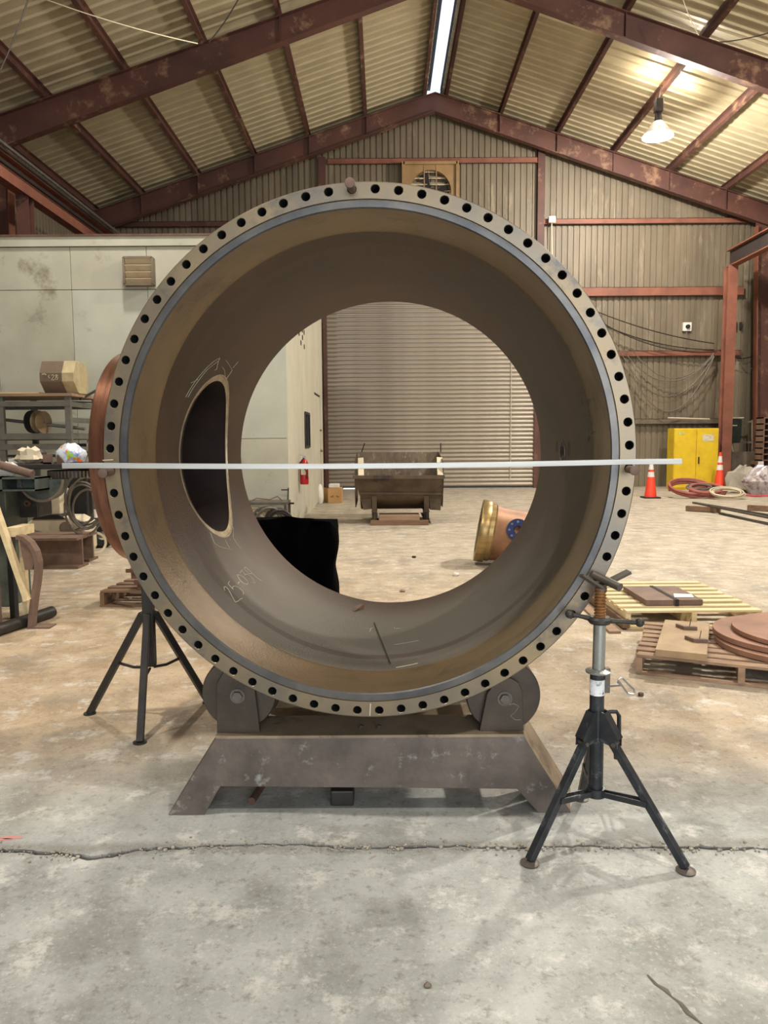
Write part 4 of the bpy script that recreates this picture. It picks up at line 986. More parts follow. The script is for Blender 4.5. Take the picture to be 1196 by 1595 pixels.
# ------------------------------------------------------------------ far right
cb = thing('storage_cabinet', 'tall yellow double-door safety cabinet by the back wall', 'cabinet', (8.9, 22.0, 0))
CX0, CX1, CY = aty(1050, 700, 21.7).x, aty(1119, 700, 21.7).x, 21.7
cz1 = aty(1084, 667, CY).z; xm = aty(1084.5, 700, CY).x
mb = MB(); mb.box(CX0, CX1, CY + .03, CY + .55, 0, cz1); obj('body', mb, 'yellow', cb, bevel=.01)
for a, b in ((CX0, xm), (xm, CX1)):
    mb = MB(); mb.box(a + .008, b - .008, CY, CY + .028, .06, cz1 - .02); dd_ = obj('cabinet_door', mb, 'yellow', cb, bevel=.008)
    if b == CX1:
        mb = MB(); q = aty(1103, 682, CY - .005); mb.box(q.x - .16, q.x + .16, CY - .004, CY, q.z - .1, q.z + .1); obj('warning_label', mb, mat('label_print', (236, 226, 196), (200, 190, 160), 9, .6, 0, 0, (150, 130, 90), 14, .58, stretch=(.4, 1, 3)), dd_)
        mb = MB(); q = aty(1087, 717, CY - .005); mb.box(q.x, q.x + .03, CY - .03, CY, q.z - .1, q.z + .1); obj('handle', mb, 'darksteel', dd_)
    else:
        mb = MB(); q = aty(1061, 675, CY - .005); mb.box(q.x - .1, q.x + .1, CY - .004, CY, q.z - .04, q.z + .04); obj('small_label', mb, mat('green_label', (214, 220, 120), None, 8, .6, 0, 0), dd_)
def cone(px, py, Yc, h, label):
    c_ = V(fl(px, 700).x, 0, 0); c_ = aty(px, py, Yc); c_ = V(c_.x, Yc, 0)
    t = thing('traffic_cone', label, 'cone', c_, group='traffic cones by the yellow cabinet')
    mb = MB(); mb.box(c_.x - .2, c_.x + .2, Yc - .2, Yc + .2, 0, .035); obj('base', mb, 'rubber', t, bevel=.01)
    rr = lambda s: .15 + (.03 - .15) * s
    mb = MB(); mb.lathe([(rr(0), .035), (rr(1), h), (0, h)], (c_.x, Yc, 0), (0, 0, 1), 28, closed=False); obj('body', mb, 'orange', t, smooth=True)
    for a, b in ((.55, .68), (.74, .9)):
        mb = MB(); mb.lathe([(rr(a) + .003, h * a), (rr(b) + .003, h * b)], (c_.x, Yc, 0), (0, 0, 1), 28, closed=False); obj('reflective_band', mb, 'white', t, smooth=True)
cone(1013, 770, 18.8, .97, 'orange traffic cone left of the yellow cabinet'); cone(1120, 760, 20.9, 1.10, 'orange traffic cone right of the yellow cabinet')
def coil(c_, r, turns, tr, m, label, name='hose_coil', flat=.6, up=(0, 0, 1), jit=.05, cat='hose'):
    c_ = V(c_); pts = []
    if name == 'hose_coil': up = (0, -.42, .9); c_ = c_ + V(0, 0, r * flat * .43)
    rnd = random.Random(int(c_.x * 100)); k = 22
    d, s, u = frame(up)
    ph = [rnd.uniform(0, 6) for _ in range(6)]
    for i in range(turns * k):
        t = 2 * math.pi * i / k; q = i / (turns * k); rr = r * (1 + jit * math.sin(t * .37 + ph[0]) + jit * math.sin(t * 1.13 + ph[1]))
        pts.append(c_ + s * rr * math.cos(t) + u * rr * flat * math.sin(t) + d * (tr + q * tr * 2 * min(turns, 5) * .5 + .3 * tr * math.sin(t * .71 + ph[2])))
    mb = MB(); mb.tube(pts, tr, 6); return solo(name, mb, m, label, cat, smooth=True)
hy = 18.9
coil((fl(1058, 772).x, hy, 0), .50, 6, .028, 'hose', 'large coil of red air hose on the floor before the cabinet', flat=.75)
coil((aty(1100, 770, 18.7).x, 18.7, 0), .42, 5, .03, 'hose', 'tangled red hose right of the large coil', flat=.6, jit=.12)
coil((aty(1092, 768, 18.8).x, 18.75, .12), .33, 3, .025, 'cable', 'grey-green hose bundle lying on the tangled red hose', flat=.5, jit=.2)
coil((aty(1132, 773, 18.3).x, 18.3, 0), .38, 5, .018, 'cream', 'pale hose coil at the right end of the hose row', flat=.6, jit=.1)
mb = MB(); pts = [V(8.9 + .25 * i, 18.9 + .2 * math.sin(i * 1.7), .03 + .02 * (i % 2)) for i in range(9)]; mb.tube(pts, .03, 6); solo('pink_strap', mb, mat('pink_strap', (200, 80, 90), None, 5, .7, 0, 0), 'crumpled pink strap trailing on the floor right of the hoses', 'strap')
def lump(c_, sx, sy, sz, m, name, label, cat, seed=1, amp=.25, n=18):
    c_ = V(c_); rnd = random.Random(seed); ph = [rnd.uniform(0, 6.28) for _ in range(8)]; mb = MB(); mb.sphere((0, 0, 0), 1, n)
    vs = []
    for v in mb.v:
        a = math.atan2(v[1], v[0]); q = 1 + amp * (.5 * math.sin(3 * a + ph[0]) + .4 * math.sin(5 * a + ph[1] + v[2] * 4) + .4 * math.sin(v[2] * 7 + ph[2]))
        vs.append((c_.x + v[0] * sx * q, c_.y + v[1] * sy * q, c_.z + max(0, (v[2] * q * .62 + .45)) * sz))
    mb.v = vs; return solo(name, mb, m, label, cat, smooth=True)
p = aty(1150, 750, 20.6); lump((p.x + .05, 20.35, 0), .46, .32, .70, 'tarp', 'tarp_bundle', 'crumpled grey tarp heap right of the second cone', 'tarp', 5, .3)
p = aty(1186, 762, 19.4); lump((p.x + .05, 19.4, 0), .50, .36, .66, 'clear', 'plastic_bundle', 'shiny clear plastic-wrapped bundle at the right edge', 'bundle', 8, .25)
mb = MB(); p = aty(1171, 742, 20.9); mb.box(p.x - .08, p.x + .06, 20.4, 20.43, .35, .85); solo('paper_sheet', mb, 'paper', 'white paper sheet standing before the black bin', 'paper')
bn = thing('waste_bin', 'black bin with a dark red lid by the corner column', 'bin', (aty(1181, 740, 21.3).x, 21.3, 0)); bx = aty(1181, 740, 21.3).x
mb = MB(); mb.lathe([(0, 0), (.17, 0), (.21, .74), (0, .74)], (bx, 21.3, 0), (0, 0, 1), 24, closed=False); obj('body', mb, 'rubber', bn, smooth=True)
mb = MB(); mb.lathe([(0, .84), (.19, .83), (.225, .78), (.225, .74), (0, .74)], (bx, 21.3, 0), (0, 0, 1), 24, closed=False); obj('lid', mb, 'rust', bn, smooth=True)
for a, b, lab in ((1124, 1138, 'narrow stained concrete block right of the yellow cabinet'), (1138.5, 1188, 'wide stained concrete block beneath the wall box')):
    xa, xb = aty(a, 740, 22.3).x, aty(b, 740, 22.3).x; mb = MB(); mb.box(xa, xb, 22.3, 22.6, 0, 1.08); solo('concrete_block', mb, 'concrete_block', lab, 'block', bevel=.01)
# meter box on the wall frame
YM = 22.35
q0, q1 = aty(1127, 652, YM), aty(1149, 690, YM)
fr = thing('meter_rack', 'thin steel rack holding the green box at the right', 'rack', (q0.x, YM, 1.08))
for (a, b) in (((1120, 689), (1172, 689)), ((1124, 657), (1172, 657)), ((1171, 654), (1171, 706)), ((1123, 690), (1123, 706))):
    mb = MB(); mb.bar(aty(*a, YM + .1), aty(*b, YM + .1), .04, .05); obj('frame_bar', mb, 'concrete_block', fr)
mbx = thing('meter_box', 'dark green bin-like box on the wall frame at the right', 'box', ((q0.x + q1.x) / 2, YM, q1.z))
mb = MB(); w_ = q1.x - q0.x; mb.prism([(0, .12), (0.03, 0), (w_ - .03, 0), (w_, .12), (w_, q0.z - q1.z - .05), (0, q0.z - q1.z)], (q0.x, YM - .22, q1.z + .02), (1, 0, 0), (0, 0, 1), (0, .28, 0)); obj('body', mb, mat('green_plastic', (44, 52, 46), (30, 36, 32), 4, .5, 0, 0), mbx, bevel=.02)
mb = MB(); mb.prism([(0, 0), (w_ + .06, .02), (w_ + .08, .05), (.02, .05)], (q0.x - .04, YM - .26, q0.z - .02), (1, 0, 0), (0, 0, 1), (0, .34, 0)); obj('lid', mb, 'cream', mbx, bevel=.005)
mb = MB(); mb.box(q0.x + .08, q0.x + .3, YM - .235, YM - .22, q1.z + .5, q1.z + .53); obj('handle', mb, 'cream', mbx)
mb = MB(); mb.tube([aty(1146, 680, YM), aty(1144, 689, YM), aty(1139, 694, YM), aty(1142, 704, YM)], .012, 5); solo('pull_string', mb, 'cream', 'pale cord hanging below the green box', 'cord')
# pigeonhole rack at the right edge
XP = aty(1188, 690, 20.5).x
pg = thing('pigeonhole_rack', 'rusty pigeonhole rack cut by the right edge of the photo', 'rack', (XP + .4, 20.6, 0)); 
mb = MB(); mb.box(XP, XP + 1.0, 20.9, 20.92, .2, 2.05); obj('back_panel', mb, 'darksteel', pg)
for i in range(12):
    mb = MB(); mb.box(XP, XP + 1.0, 20.5, 20.9, .2 + i * .165, .235 + i * .165); obj('shelf', mb, 'rust2', pg)
for i in range(6):
    mb = MB(); mb.box(XP + i * .19, XP + .035 + i * .19, 20.49, 20.9, 0, 2.05); obj('divider', mb, 'rust2', pg)
# timber and bars on the floor
p, q = fl(1069, 796), fl(1121, 799); mb = MB(); mb.bar(V(p.x, p.y, .06), V(q.x, q.y, .06), .12, .1); solo('timber_block', mb, 'wood3', 'brown timber under the left end of the long bars', 'timber', bevel=.004)
p, q = fl(1165, 795), fl(1230, 799); mb = MB(); mb.bar(V(p.x, p.y, .06), V(q.x, q.y, .06), .12, .11); solo('timber_block', mb, 'wood3', 'brown timber under the bars at the right edge', 'timber', bevel=.004)
for i, (a, b) in enumerate((((1080, 783), (1230, 813)), ((1082, 783), (1230, 808)), ((1121, 799), (1230, 824)))):
    z_ = .13 if i < 2 else .02; p, q = fl(*a, z_), fl(*b, z_); mb = MB(); mb.bar(p, q, .05, .035); solo('steel_bar', mb, 'steel', ['nearer long steel bar lying over the timbers at the right', 'farther long steel bar lying over the timbers at the right', 'thin steel bar lying flat on the floor right of the timber'][i], 'bar')
# wall fittings and cables on the siding
p = aty(1070, 509, YG - .06); mb = MB(); mb.box(p.x - .13, p.x + .13, YG - .09, YG - .002, p.z - .13, p.z + .13); cam_ = solo('junction_box', mb, 'white', 'small white box with a dark lens on the siding', 'box', bevel=.01)
mb = MB(); mb.cyl((p.x, YG - .16, p.z), (p.x, YG - .09, p.z), .06, n=12); WM[cam_.name] = Matrix.Translation(cam_.location); obj('lens', mb, 'rubber', cam_)
mb = MB(); mb.cyl((p.x, YG - .03, p.z - .13), (p.x, YG - .03, p.z - .8), .02, n=6); solo('conduit', mb, 'concrete_block', 'thin conduit dropping from the white wall box', 'pipe')
for i, (px, py) in enumerate(((1146, 507), (1154, 507))):
    p = aty(px, py, YG - .06); mb = MB(); mb.box(p.x - .03, p.x + .03, YG - .08, YG, p.z - .13, p.z + .1); solo('wall_bracket', mb, 'darksteel', ('left' if i == 0 else 'right') + ' of the two small dark brackets right of the crane post', 'bracket')
p = aty(859, 343, YG - .2); mb = MB(); mb.box(p.x - .1, p.x + .1, YG - .3, YG - .2, p.z - .09, p.z + .09); o_ = solo('junction_box', mb, 'white', 'small white junction box on the upper girt above the pipe', 'box')
mb = MB(); mb.cyl((p.x, YG - .22, p.z - .09), (p.x + .05, YG - .22, 6.1), .018, n=6); solo('conduit', mb, 'cream', 'thin pale conduit dropping from the junction box on the girt', 'pipe')
cabs = [((905, 475), (1112, 535), .15, 0), ((905, 490), (1112, 545), .25, 0), ((930, 498), (1112, 548), .3, 0), ((960, 530), (1112, 553), 1.0, 1), ((965, 545), (1112, 555), 1.3, 1), ((975, 560), (1112, 556), 1.6, 1), ((985, 545), (1112, 550), .8, 1), ((1120, 545), (1196, 540), .3, 0), ((1150, 545), (1190, 560), .4, 1)]
for i, (a, b, s_, c_) in enumerate(cabs):
    mb = MB(); mb.tube(sag(aty(*a, YG - .35), aty(*b, YG - .35), s_, 20), .016, 5)
    solo('hanging_cable', mb, 'cable' if c_ else 'darksteel', ['thin dark', 'second dark', 'third dark', 'shallow grey', 'deeper grey', 'deepest grey', 'upper grey', 'short dark', 'looped grey'][i] + ' cable sagging across the siding ' + ('left of the crane post' if i < 7 else 'right of the crane post'), 'cable')
p, q = aty(1040, 652, YG - .3), aty(1105, 656, YG - .3); mb = MB(); mb.cyl(p + V(0, 0, .02), q + V(0, 0, .06), .025, n=8); solo('loose_pipe', mb, 'cream', 'pale thin pipe resting on the lowest girt above the cabinet', 'pipe')

# ------------------------------------------------------------------ seen through the pipe
hp = thing('tipping_hopper', 'grimy steel tipping hopper standing before the roll-up door', 'hopper', (.27, 13.6, 0))
HY = 13.15
def hpx(px, py, Y): return aty(px, py, Y)
hm = mat('grimy_hopper', (96, 80, 58), (64, 52, 40), 3, .6, .2, .15, (40, 33, 27), 2.2, .58)
hm2 = mat('scraped_hopper', (118, 102, 82), (82, 68, 54), 6, .6, .2, .15, (160, 150, 132), 9, .62, stretch=(1, 1, .5))
A = [hpx(552, 743, HY), hpx(690, 743, HY), hpx(688, 769, HY + .12), hpx(559, 768, HY + .12)]
mb = MB(); mb.add([*A, *[a + V(0, .02, 0) for a in A]], [(0, 1, 2, 3), (7, 6, 5, 4), (0, 4, 5, 1), (1, 5, 6, 2), (2, 6, 7, 3), (3, 7, 4, 0)]); obj('front_panel', mb, hm, hp)
mb = MB(); mb.bar(A[0] + V(-.03, -.01, 0), A[1] + V(.03, -.01, 0), .05, .06); obj('front_rim', mb, hm, hp); mb = MB(); mb.bar(A[3], A[2], .04, .04); obj('lower_rim', mb, hm, hp)
B = [A[3] + V(0, .01, 0), A[2] + V(0, .01, 0), hpx(650, 797, HY + .7) , hpx(585, 797, HY + .7)]
mb = MB(); pts = []
for i in range(9):
    t = i / 8; ang = t * math.pi / 2; y = HY + .12 + 1.0 * (1 - math.cos(ang)) ; z = A[3].z - (A[3].z - .22) * math.sin(ang); pts.append((y, z))
xa, xb = A[3].x + .02, A[2].x - .02
mb.v = [(x, y, z) for y, z in pts for x in (xa, xb)] + [(x, y + .0, z - .02) for y, z in pts for x in (xa, xb)]
mb.f = [(2 * i, 2 * i + 1, 2 * i + 3, 2 * i + 2) for i in range(8)] + [(18 + 2 * i, 20 + 2 * i, 21 + 2 * i, 19 + 2 * i) for i in range(8)]
obj('belly', mb, hm, hp, smooth=True)
bk = [hpx(560, 704, HY + 1.25), hpx(686, 704, HY + 1.25)]
mb = MB(); mb.add([V(xa, HY + 1.1, .22), V(xb, HY + 1.1, .22), bk[1], bk[0], V(xa, HY + 1.13, .22), V(xb, HY + 1.13, .22), bk[1] + V(0, .03, 0), bk[0] + V(0, .03, 0)], [(0, 1, 2, 3), (7, 6, 5, 4), (0, 4, 5, 1), (1, 5, 6, 2), (2, 6, 7, 3), (3, 7, 4, 0)]); obj('back_panel', mb, hm2, hp)
for s_, fx, bp_ in ((-1, A[0], bk[0]), (1, A[1], bk[1])):
    x_ = fx.x; poly_ = [(HY, A[0].z), (HY + .08, A[0].z + .25), (HY + .5, bk[0].z - .1), (HY + 1.25, bk[0].z), (HY + 1.15, .35), (HY + .25, .30), (HY + .12, A[3].z)]
    mb = MB(); mb.prism(poly_, (x_ - .0, 0, 0), (0, 1, 0), (0, 0, 1), (.015, 0, 0)); obj('side_panel', mb, hm, hp)
    mb = MB(); mb.bar((x_ - s_ * .02 + (.10 if s_ < 0 else -.03), HY - .01, A[0].z + .02), (x_ + (.10 if s_ < 0 else -.03), HY + .45, bk[0].z - .1), .10, .02, (0, -1, .3)); obj('side_lip', mb, 'cream', hp)
    mb = MB(); mb.cyl((bp_.x + (.04 if s_ < 0 else 0), HY + 1.2, bp_.z), (bp_.x + (.1 if s_ < 0 else 0), HY + 1.2, bp_.z + .17), .012, n=6); obj('rod', mb, 'darksteel', hp)
for qa in (((560, 770), (578, 770), (578, 793), (566, 794)), ((668, 770), (689, 770), (686, 795), (670, 794))):
    mb = MB(); vs_ = [aty(a, b, HY + .16) for a, b in qa]; mb.add(vs_ + [v + V(0, .9, 0) for v in vs_], [(0, 1, 2, 3), (7, 6, 5, 4), (0, 4, 5, 1), (1, 5, 6, 2), (2, 6, 7, 3), (3, 7, 4, 0)]); obj('lower_panel', mb, hm, hp)
for px in (583, 664):
    x_ = hpx(px, 790, HY + .2).x; mb = MB(); mb.bar((x_, HY + .2, .10), (x_, HY + .15, A[3].z - .05), .09, .07); rl = obj('rocker_post', mb, hm, hp)
    mb = MB(); mb.ibeam((x_, HY + .05, .16), (x_, HY + 1.35, .16), .16, .1, .012); obj('base_rail', mb, hm, hp)
mb = MB(); q = hpx(577, 810, HY); q2 = hpx(667, 810, HY)
tb = thing('wooden_skid', 'short wooden skid under the hopper', 'skid', (.27, 13.1, 0))
for (y_, z0, z1, m_) in ((HY - .05, 0, .09, 'wood3'), (HY + .32, .0, .09, 'wood3')):
    mb = MB(); mb.box(q.x, q2.x, y_, y_ + .1, z0, z1 - .005); obj('board', mb, m_, tb, bevel=.004)
mb = MB(); mb.box(q.x + .15, q2.x - .15, HY + .0, HY + .5, .085, .17); obj('board', mb, 'wood2', tb, bevel=.004)

bxx = thing('cardboard_box', 'open cardboard box on the floor by the office door', 'box', (-1.2, 18.2, 0))
yb_ = 17.9; c0, c1 = aty(511, 770, yb_).x, aty(532, 770, yb_).x
mb = MB(); mb.box(c0, c1, yb_, yb_ + .45, 0, .36); obj('carton', mb, 'card', bxx)
mb = MB(); mb.add([V(c0, yb_, .0), V(c0 - .14, yb_ + .4, .0), V(c0 - .14, yb_ + .4, .36), V(c0, yb_, .36)], [(0, 1, 2, 3)]); obj('side_flap', mb, 'card', bxx)
mb = MB()
for k_, wz in ((.06, .03), (.1, .05), (.2, .04), (.24, .03)): mb.box(c0 + k_, c0 + k_ + .025, yb_ - .003, yb_, .14, .14 + wz)
obj('print_mark', mb, 'wood3', bxx)
mb = MB(); mb.box(c0 + .01, c1 - .06, yb_ + .05, yb_ + .35, .362, .46); o_ = solo('foam_block', mb, 'white', 'white foam block on top of the cardboard box', 'foam', bevel=.02)
lump((aty(498, 772, 17.8).x, 17.9, 0), .08, .1, .42, 'white', 'plastic_roll', 'upright white plastic roll between the cardboard box and the wall', 'roll', 3, .08)
fe = thing('fire_extinguisher', 'red fire extinguisher hung on the office side wall', 'extinguisher', (OX + .1, 13.7, .72))
ex, ey = OX + .10, 13.75
mb = MB(); mb.lathe([(0, .70), (.075, .70), (.08, .73), (.08, 1.08), (.05, 1.15), (.03, 1.17), (0, 1.17)], (ex, ey, 0), (0, 0, 1), 20, closed=False); obj('cylinder', mb, 'red', fe, smooth=True)
mb = MB(); mb.box(ex - .03, ex + .03, ey - .02, ey + .02, 1.17, 1.22); mb.bar((ex, ey, 1.22), (ex - .09, ey - .02, 1.25), .02, .015); obj('valve', mb, 'silver', fe); 
mb = MB(); mb.box(ex + .078, ex + .084, ey - .05, ey + .05, .85, 1.02); mb.box(ex - .05, ex + .05, ey - .084, ey - .079, .88, 1.02); obj('instruction_label', mb, 'cream', fe)
mb = MB(); mb.tube([V(ex, ey - .03, 1.18), V(ex - .07, ey - .08, 1.1), V(ex + .05, ey - .1, .95), V(ex + .06, ey - .09, .8)], .012, 6); obj('hose', mb, 'rubber', fe, smooth=True)

# cables by the office corner on a low bench
wb = thing('low_bench', 'low grey steel bench against the office wall seen through the pipe', 'bench', (-2.3, 11.95, 0))
q0, q1 = aty(372, 783, 11.9), aty(449, 783, 11.9)
mb = MB(); mb.box(q0.x - .5, q1.x, 11.65, 12.2, q0.z - .02, q0.z + .02); obj('bench_top', mb, 'steel', wb)
for x_ in (q0.x - .48, q1.x - .04):
    for y_ in (11.67, 12.16): mb = MB(); mb.box(x_, x_ + .04, y_, y_ + .04, 0, q0.z - .02); obj('leg', mb, 'steel', wb)
for i, (px, r_) in enumerate(((398, .22), (418, .26), (436, .2))):
    c_ = aty(px, 800, 11.75); coil((c_.x, 11.7 - i * .06, .26), r_ * .85, 4, .02, ['cream', 'cable', 'darksteel'][i], ['pale cable coil leaning under the low bench', 'grey cable coil leaning in the middle under the low bench', 'dark cable coil leaning at the right end of the low bench'][i], 'cable_coil', .9, (0, 1, .15), .15, 'cable')
mb = MB(); mb.tube([aty(385, 783, 11.7), aty(400, 776, 11.7), aty(420, 778, 11.7), aty(432, 773, 11.7), aty(440, 780, 11.7)], .012, 6); solo('loose_cable', mb, 'rust2', 'brown cable lying along the top of the low bench', 'cable', smooth=True)
mb = MB(); mb.bar(aty(449, 760, 12.2), aty(448, 785, 12.2), .02, .02, (1, 0, 0)); mb.bar(aty(438, 763, 12.15), aty(450, 763, 12.15), .02, .02); mb.bar(aty(445, 784, 12.1), aty(458, 784, 12.1), .03, .03); solo('wall_hook', mb, 'darksteel', 'dark steel hook at the office corner above the cables', 'hook')
lump((-1.42, 12.9, 0), .14, .3, .12, 'rust', 'scrap_heap', 'small dark scrap heap at the foot of the office corner', 'scrap', 9, .3)
mb = MB(); mb.box(-1.33, -1.22, 13.2, 13.4, 0.0, .05); solo('pink_rag', mb, mat('pink_rag', (214, 120, 110), None, 5, .8, 0, 0), 'small pink rag on the floor by the office corner', 'rag', bevel=.02)

# black welding blanket screen
bl = MB(); YK = 6.3; xk0, xk1 = -1.35, aty(521, 850, YK).x; top = lambda x: .81 + .05 * math.exp(-((x + .80) / .25) ** 2)
nx, nz = 28, 12; cols_ = [(xk0 + (xk1 - xk0) * i / nx, YK + .05 * math.sin(i * .9) - .0) for i in range(nx + 1)] + [(xk1 + .012 * math.sin(j), YK + .1 * j) for j in range(1, 6)]
for (x_, y_) in cols_:
    for j in range(nz + 1):
        t = j / nz; zt2 = top(x_) * (1 - .06 * max(0, (x_ - (xk1 - .03)) / .03) if x_ > xk1 - .03 else 1)
        bl.v.append((x_ + (.018 * math.sin(t * 9 + y_) if x_ > xk1 - .1 else 0) , y_ + .015 * math.sin(t * 7 + x_ * 8), zt2 * (1 - t)))
K = len(cols_)
bl.f = [(i * (nz + 1) + j, (i + 1) * (nz + 1) + j, (i + 1) * (nz + 1) + j + 1, i * (nz + 1) + j + 1) for i in range(K - 1) for j in range(nz)]
b0 = len(bl.v); bl.v += [(xk0, YK + .5, .8)]; bl.f += [(i * (nz + 1), (i + 1) * (nz + 1), b0) for i in range(K - 1)]
bk_ = thing('covered_crate', 'black blanket-covered crate seen through the lower left of the pipe', 'crate', ((xk0 + xk1) / 2, YK + .25, 0))
obj('blanket', bl, 'black', bk_, smooth=True); mb = MB(); mb.box(xk0 + .05, xk1 - .07, YK + .08, YK + .45, 0, .74); obj('crate_body', mb, 'rubber', bk_)

# flanged spool at the right inside the pipe view
sc_ = V(1.235, 8.95, .395); sa = V(.975, -.10, -.17).normalized()
spl = thing('flanged_spool', 'short flanged pipe spool with a gold turned rim on the floor behind the pipe', 'spool', (1.5, 9.0, 0))
mb = MB(); mb.lathe([(.28, -.10), (.37, -.10), (.375, -.09), (.375, .0), (.37, .01), (.28, .01)], sc_, sa, 56); obj('flange', mb, 'brass', spl, smooth=True)
mb = MB(); mb.lathe([(.28, .01), (.35, .01), (.35, .06), (.335, .08), (.28, .08)], sc_, sa, 56); obj('raised_ring', mb, 'brass', spl, smooth=True)
mb = MB(); mb.lathe([(.29, .08), (.335, .08), (.33, .13), (.325, .14), (.32, .75), (.28, .75), (.28, .08)], sc_, sa, 48); obj('body', mb, mat('rusty_body', (150, 108, 76), (120, 84, 58), 5, .5, .3, .1), spl, smooth=True)
mb = MB(); mb.lathe([(0, -.09), (.28, -.09), (.28, -.07), (0, -.07)], sc_, sa, 40); obj('cover', mb, 'darksteel', spl)
q = sc_ + sa * .34 + V(-.02, -.34, .12); ba = V(-.35, -1, .12).normalized()
mb = MB(); mb.lathe([(.05, 0), (.13, 0), (.13, .03), (.05, .03)], q, ba, 28); mb.lathe([(.05, -.1), (.06, -.1), (.06, .0), (.05, .0)], q, ba, 20); bf = obj('branch_flange', mb, 'blue', spl, smooth=True, label='small blue branch flange')
for i in range(8):
    d_, s_, u_ = frame(ba); t = 2 * math.pi * i / 8; mb = MB(); c_ = q + (s_ * math.cos(t) + u_ * math.sin(t)) * .095 + ba * .03; mb.cyl(c_, c_ + ba * .012, .014, n=8); obj('bolt', mb, 'silver', bf)
mb = MB(); mb.tube([sc_ + sa * (-.1) + V(0, -.36 * math.cos(t), .36 * math.sin(t)) for t in (0.2, .5)], .012, 6); obj('lifting_eye', mb, 'darksteel', spl)
mb = MB(); mb.box(1.45, 2.0, 8.8, 9.1, 0, .03); solo('wood_block', mb, 'wood3', 'low wooden block under the flanged spool', 'block')
for i, (px, py, s_) in enumerate(((645, 869, .03), (710, 897, .04), (627, 922, .03))):
    p = fl(px, py); lump((p.x, p.y, 0), s_, s_ * .8, s_ * .9, ['darksteel', 'paper', 'wood2'][i], ['stone', 'paper_scrap', 'wood_chip'][i], ['small dark stone on the floor beyond the pipe', 'crumpled white paper scrap on the floor below the flanged spool', 'small wood chip on the floor beyond the bottom of the pipe'][i], ['stone', 'paper', 'chip'][i], i, .2, 8)

# ------------------------------------------------------------------ left side
rk = thing('storage_rack', 'grey steel rack against the office wall at the left', 'rack', (-5.3, 11.2, 0))
RY0, RY1 = 10.7, 11.7
xr = aty(107, 650, RY0).x; xl = -7.2; zt3 = aty(60, 612, RY0).z
greyp = mat('grey_rack_paint', (120, 118, 110), (96, 94, 88), 5, .5, .2, .05)
for x_ in (xr, xl, -5.85 if 0 else aty(3, 650, RY0).x):
    for y_ in (RY0, RY1):
        mb = MB(); mb.box(x_ - .04, x_ + .04, y_ - .03, y_ + .03, 0, zt3 - .05); obj('post', mb, greyp, rk)
for py, h in ((629, .075), (680, .08), (696, .08)):
    z_ = aty(60, py, RY0).z
    for y_ in (RY0 - .035, RY1 + .035): mb = MB(); mb.box(xl, xr + (.05), y_ - .012, y_ + .012, z_ - h / 2, z_ + h / 2); obj('beam', mb, greyp, rk)
for py in (629, 654, 680, 700):
    z_ = aty(110, py, RY0).z; mb = MB(); mb.box(xr - .02, xr + .02, RY0, RY1, z_ - .035, z_ + .035); obj('end_rung', mb, greyp, rk)
mb = MB(); mb.box(xl, aty(116, 612, RY0).x, RY0 - .1, RY1 + .05, zt3 - .05, zt3 - .01); obj('top_shelf', mb, 'wood2', rk)
z_ = aty(60, 680, RY0).z; mb = MB(); mb.box(xl, xr, RY0, RY1, z_ + .03, z_ + .045); obj('shelf', mb, greyp, rk)
z_ = aty(60, 712, RY0).z; mb = MB(); mb.box(xl, xr, RY0, RY1, z_ + .0, z_ + .02); obj('shelf', mb, 'darksteel', rk)
hb = thing('machine_hood', 'brown hexagonal metal hood with a pale end on the rack top', 'hood', (-4.85, RY0, zt3))
hx = [(62, 611), (60, 596), (60, 584), (63, 566), (97, 565), (95, 583), (95, 596), (101, 611)]
Yh = RY0 + .02
pth = [aty(*q, Yh) for q in hx]
prf = [(.16, .0), (-.0, .16), (.0, .28), (.10, .455), (.42, .455), (.5, .30), (.5, .0)]  # (depth, height) section
x_a, x_b = aty(62, 600, Yh).x, aty(97, 600, Yh).x
mb = MB(); mb.prism([(d_, h_) for d_, h_ in prf], (x_a, Yh, zt3), (0, 1, 0), (0, 0, 1), (x_b - x_a, 0, 0)); obj('casing', mb, mat('hood_brown', (122, 104, 88), (102, 88, 76), 3, .6, .1, .1), hb, bevel=.006)
mb = MB(); mb.prism([(d_ * 1.03 - .01, h_ * 1.0) for d_, h_ in prf], (x_b, Yh, zt3), (0, 1, 0), (0, 0, 1), (.17, 0, 0)); obj('end_cover', mb, mat('hood_cream', (196, 182, 144), (168, 152, 116), 7, .6, 0, .1), hb, bevel=.006)
mb = MB()
def strk(pts): mb.tube([aty(50 + a * 75 / 1196, 560 + b * 75 / 1196, Yh - .045) for a, b in pts], .004, 5)
strk([(480, 400), (510, 375), (540, 400), (520, 450), (480, 500), (550, 510)]); strk([(600, 375), (575, 400), (600, 435), (640, 450), (620, 500), (570, 490), (590, 440), (630, 400), (600, 375)])
strk([(430, 380), (400, 420), (430, 460)]); strk([(240, 370), (300, 355), (350, 375)])
obj('chalk_mark', mb, 'chalk', hb, label='chalked number 28')
p0 = aty(0, 607, RY0 + .1); mb = MB(); mb.box(-5.9, aty(60, 607, RY0).x - .02, RY0 + .05, RY0 + .4, zt3 - .008, zt3 + .015); solo('board', mb, 'wood', 'thin pale board lying on the rack top left of the hood', 'board')
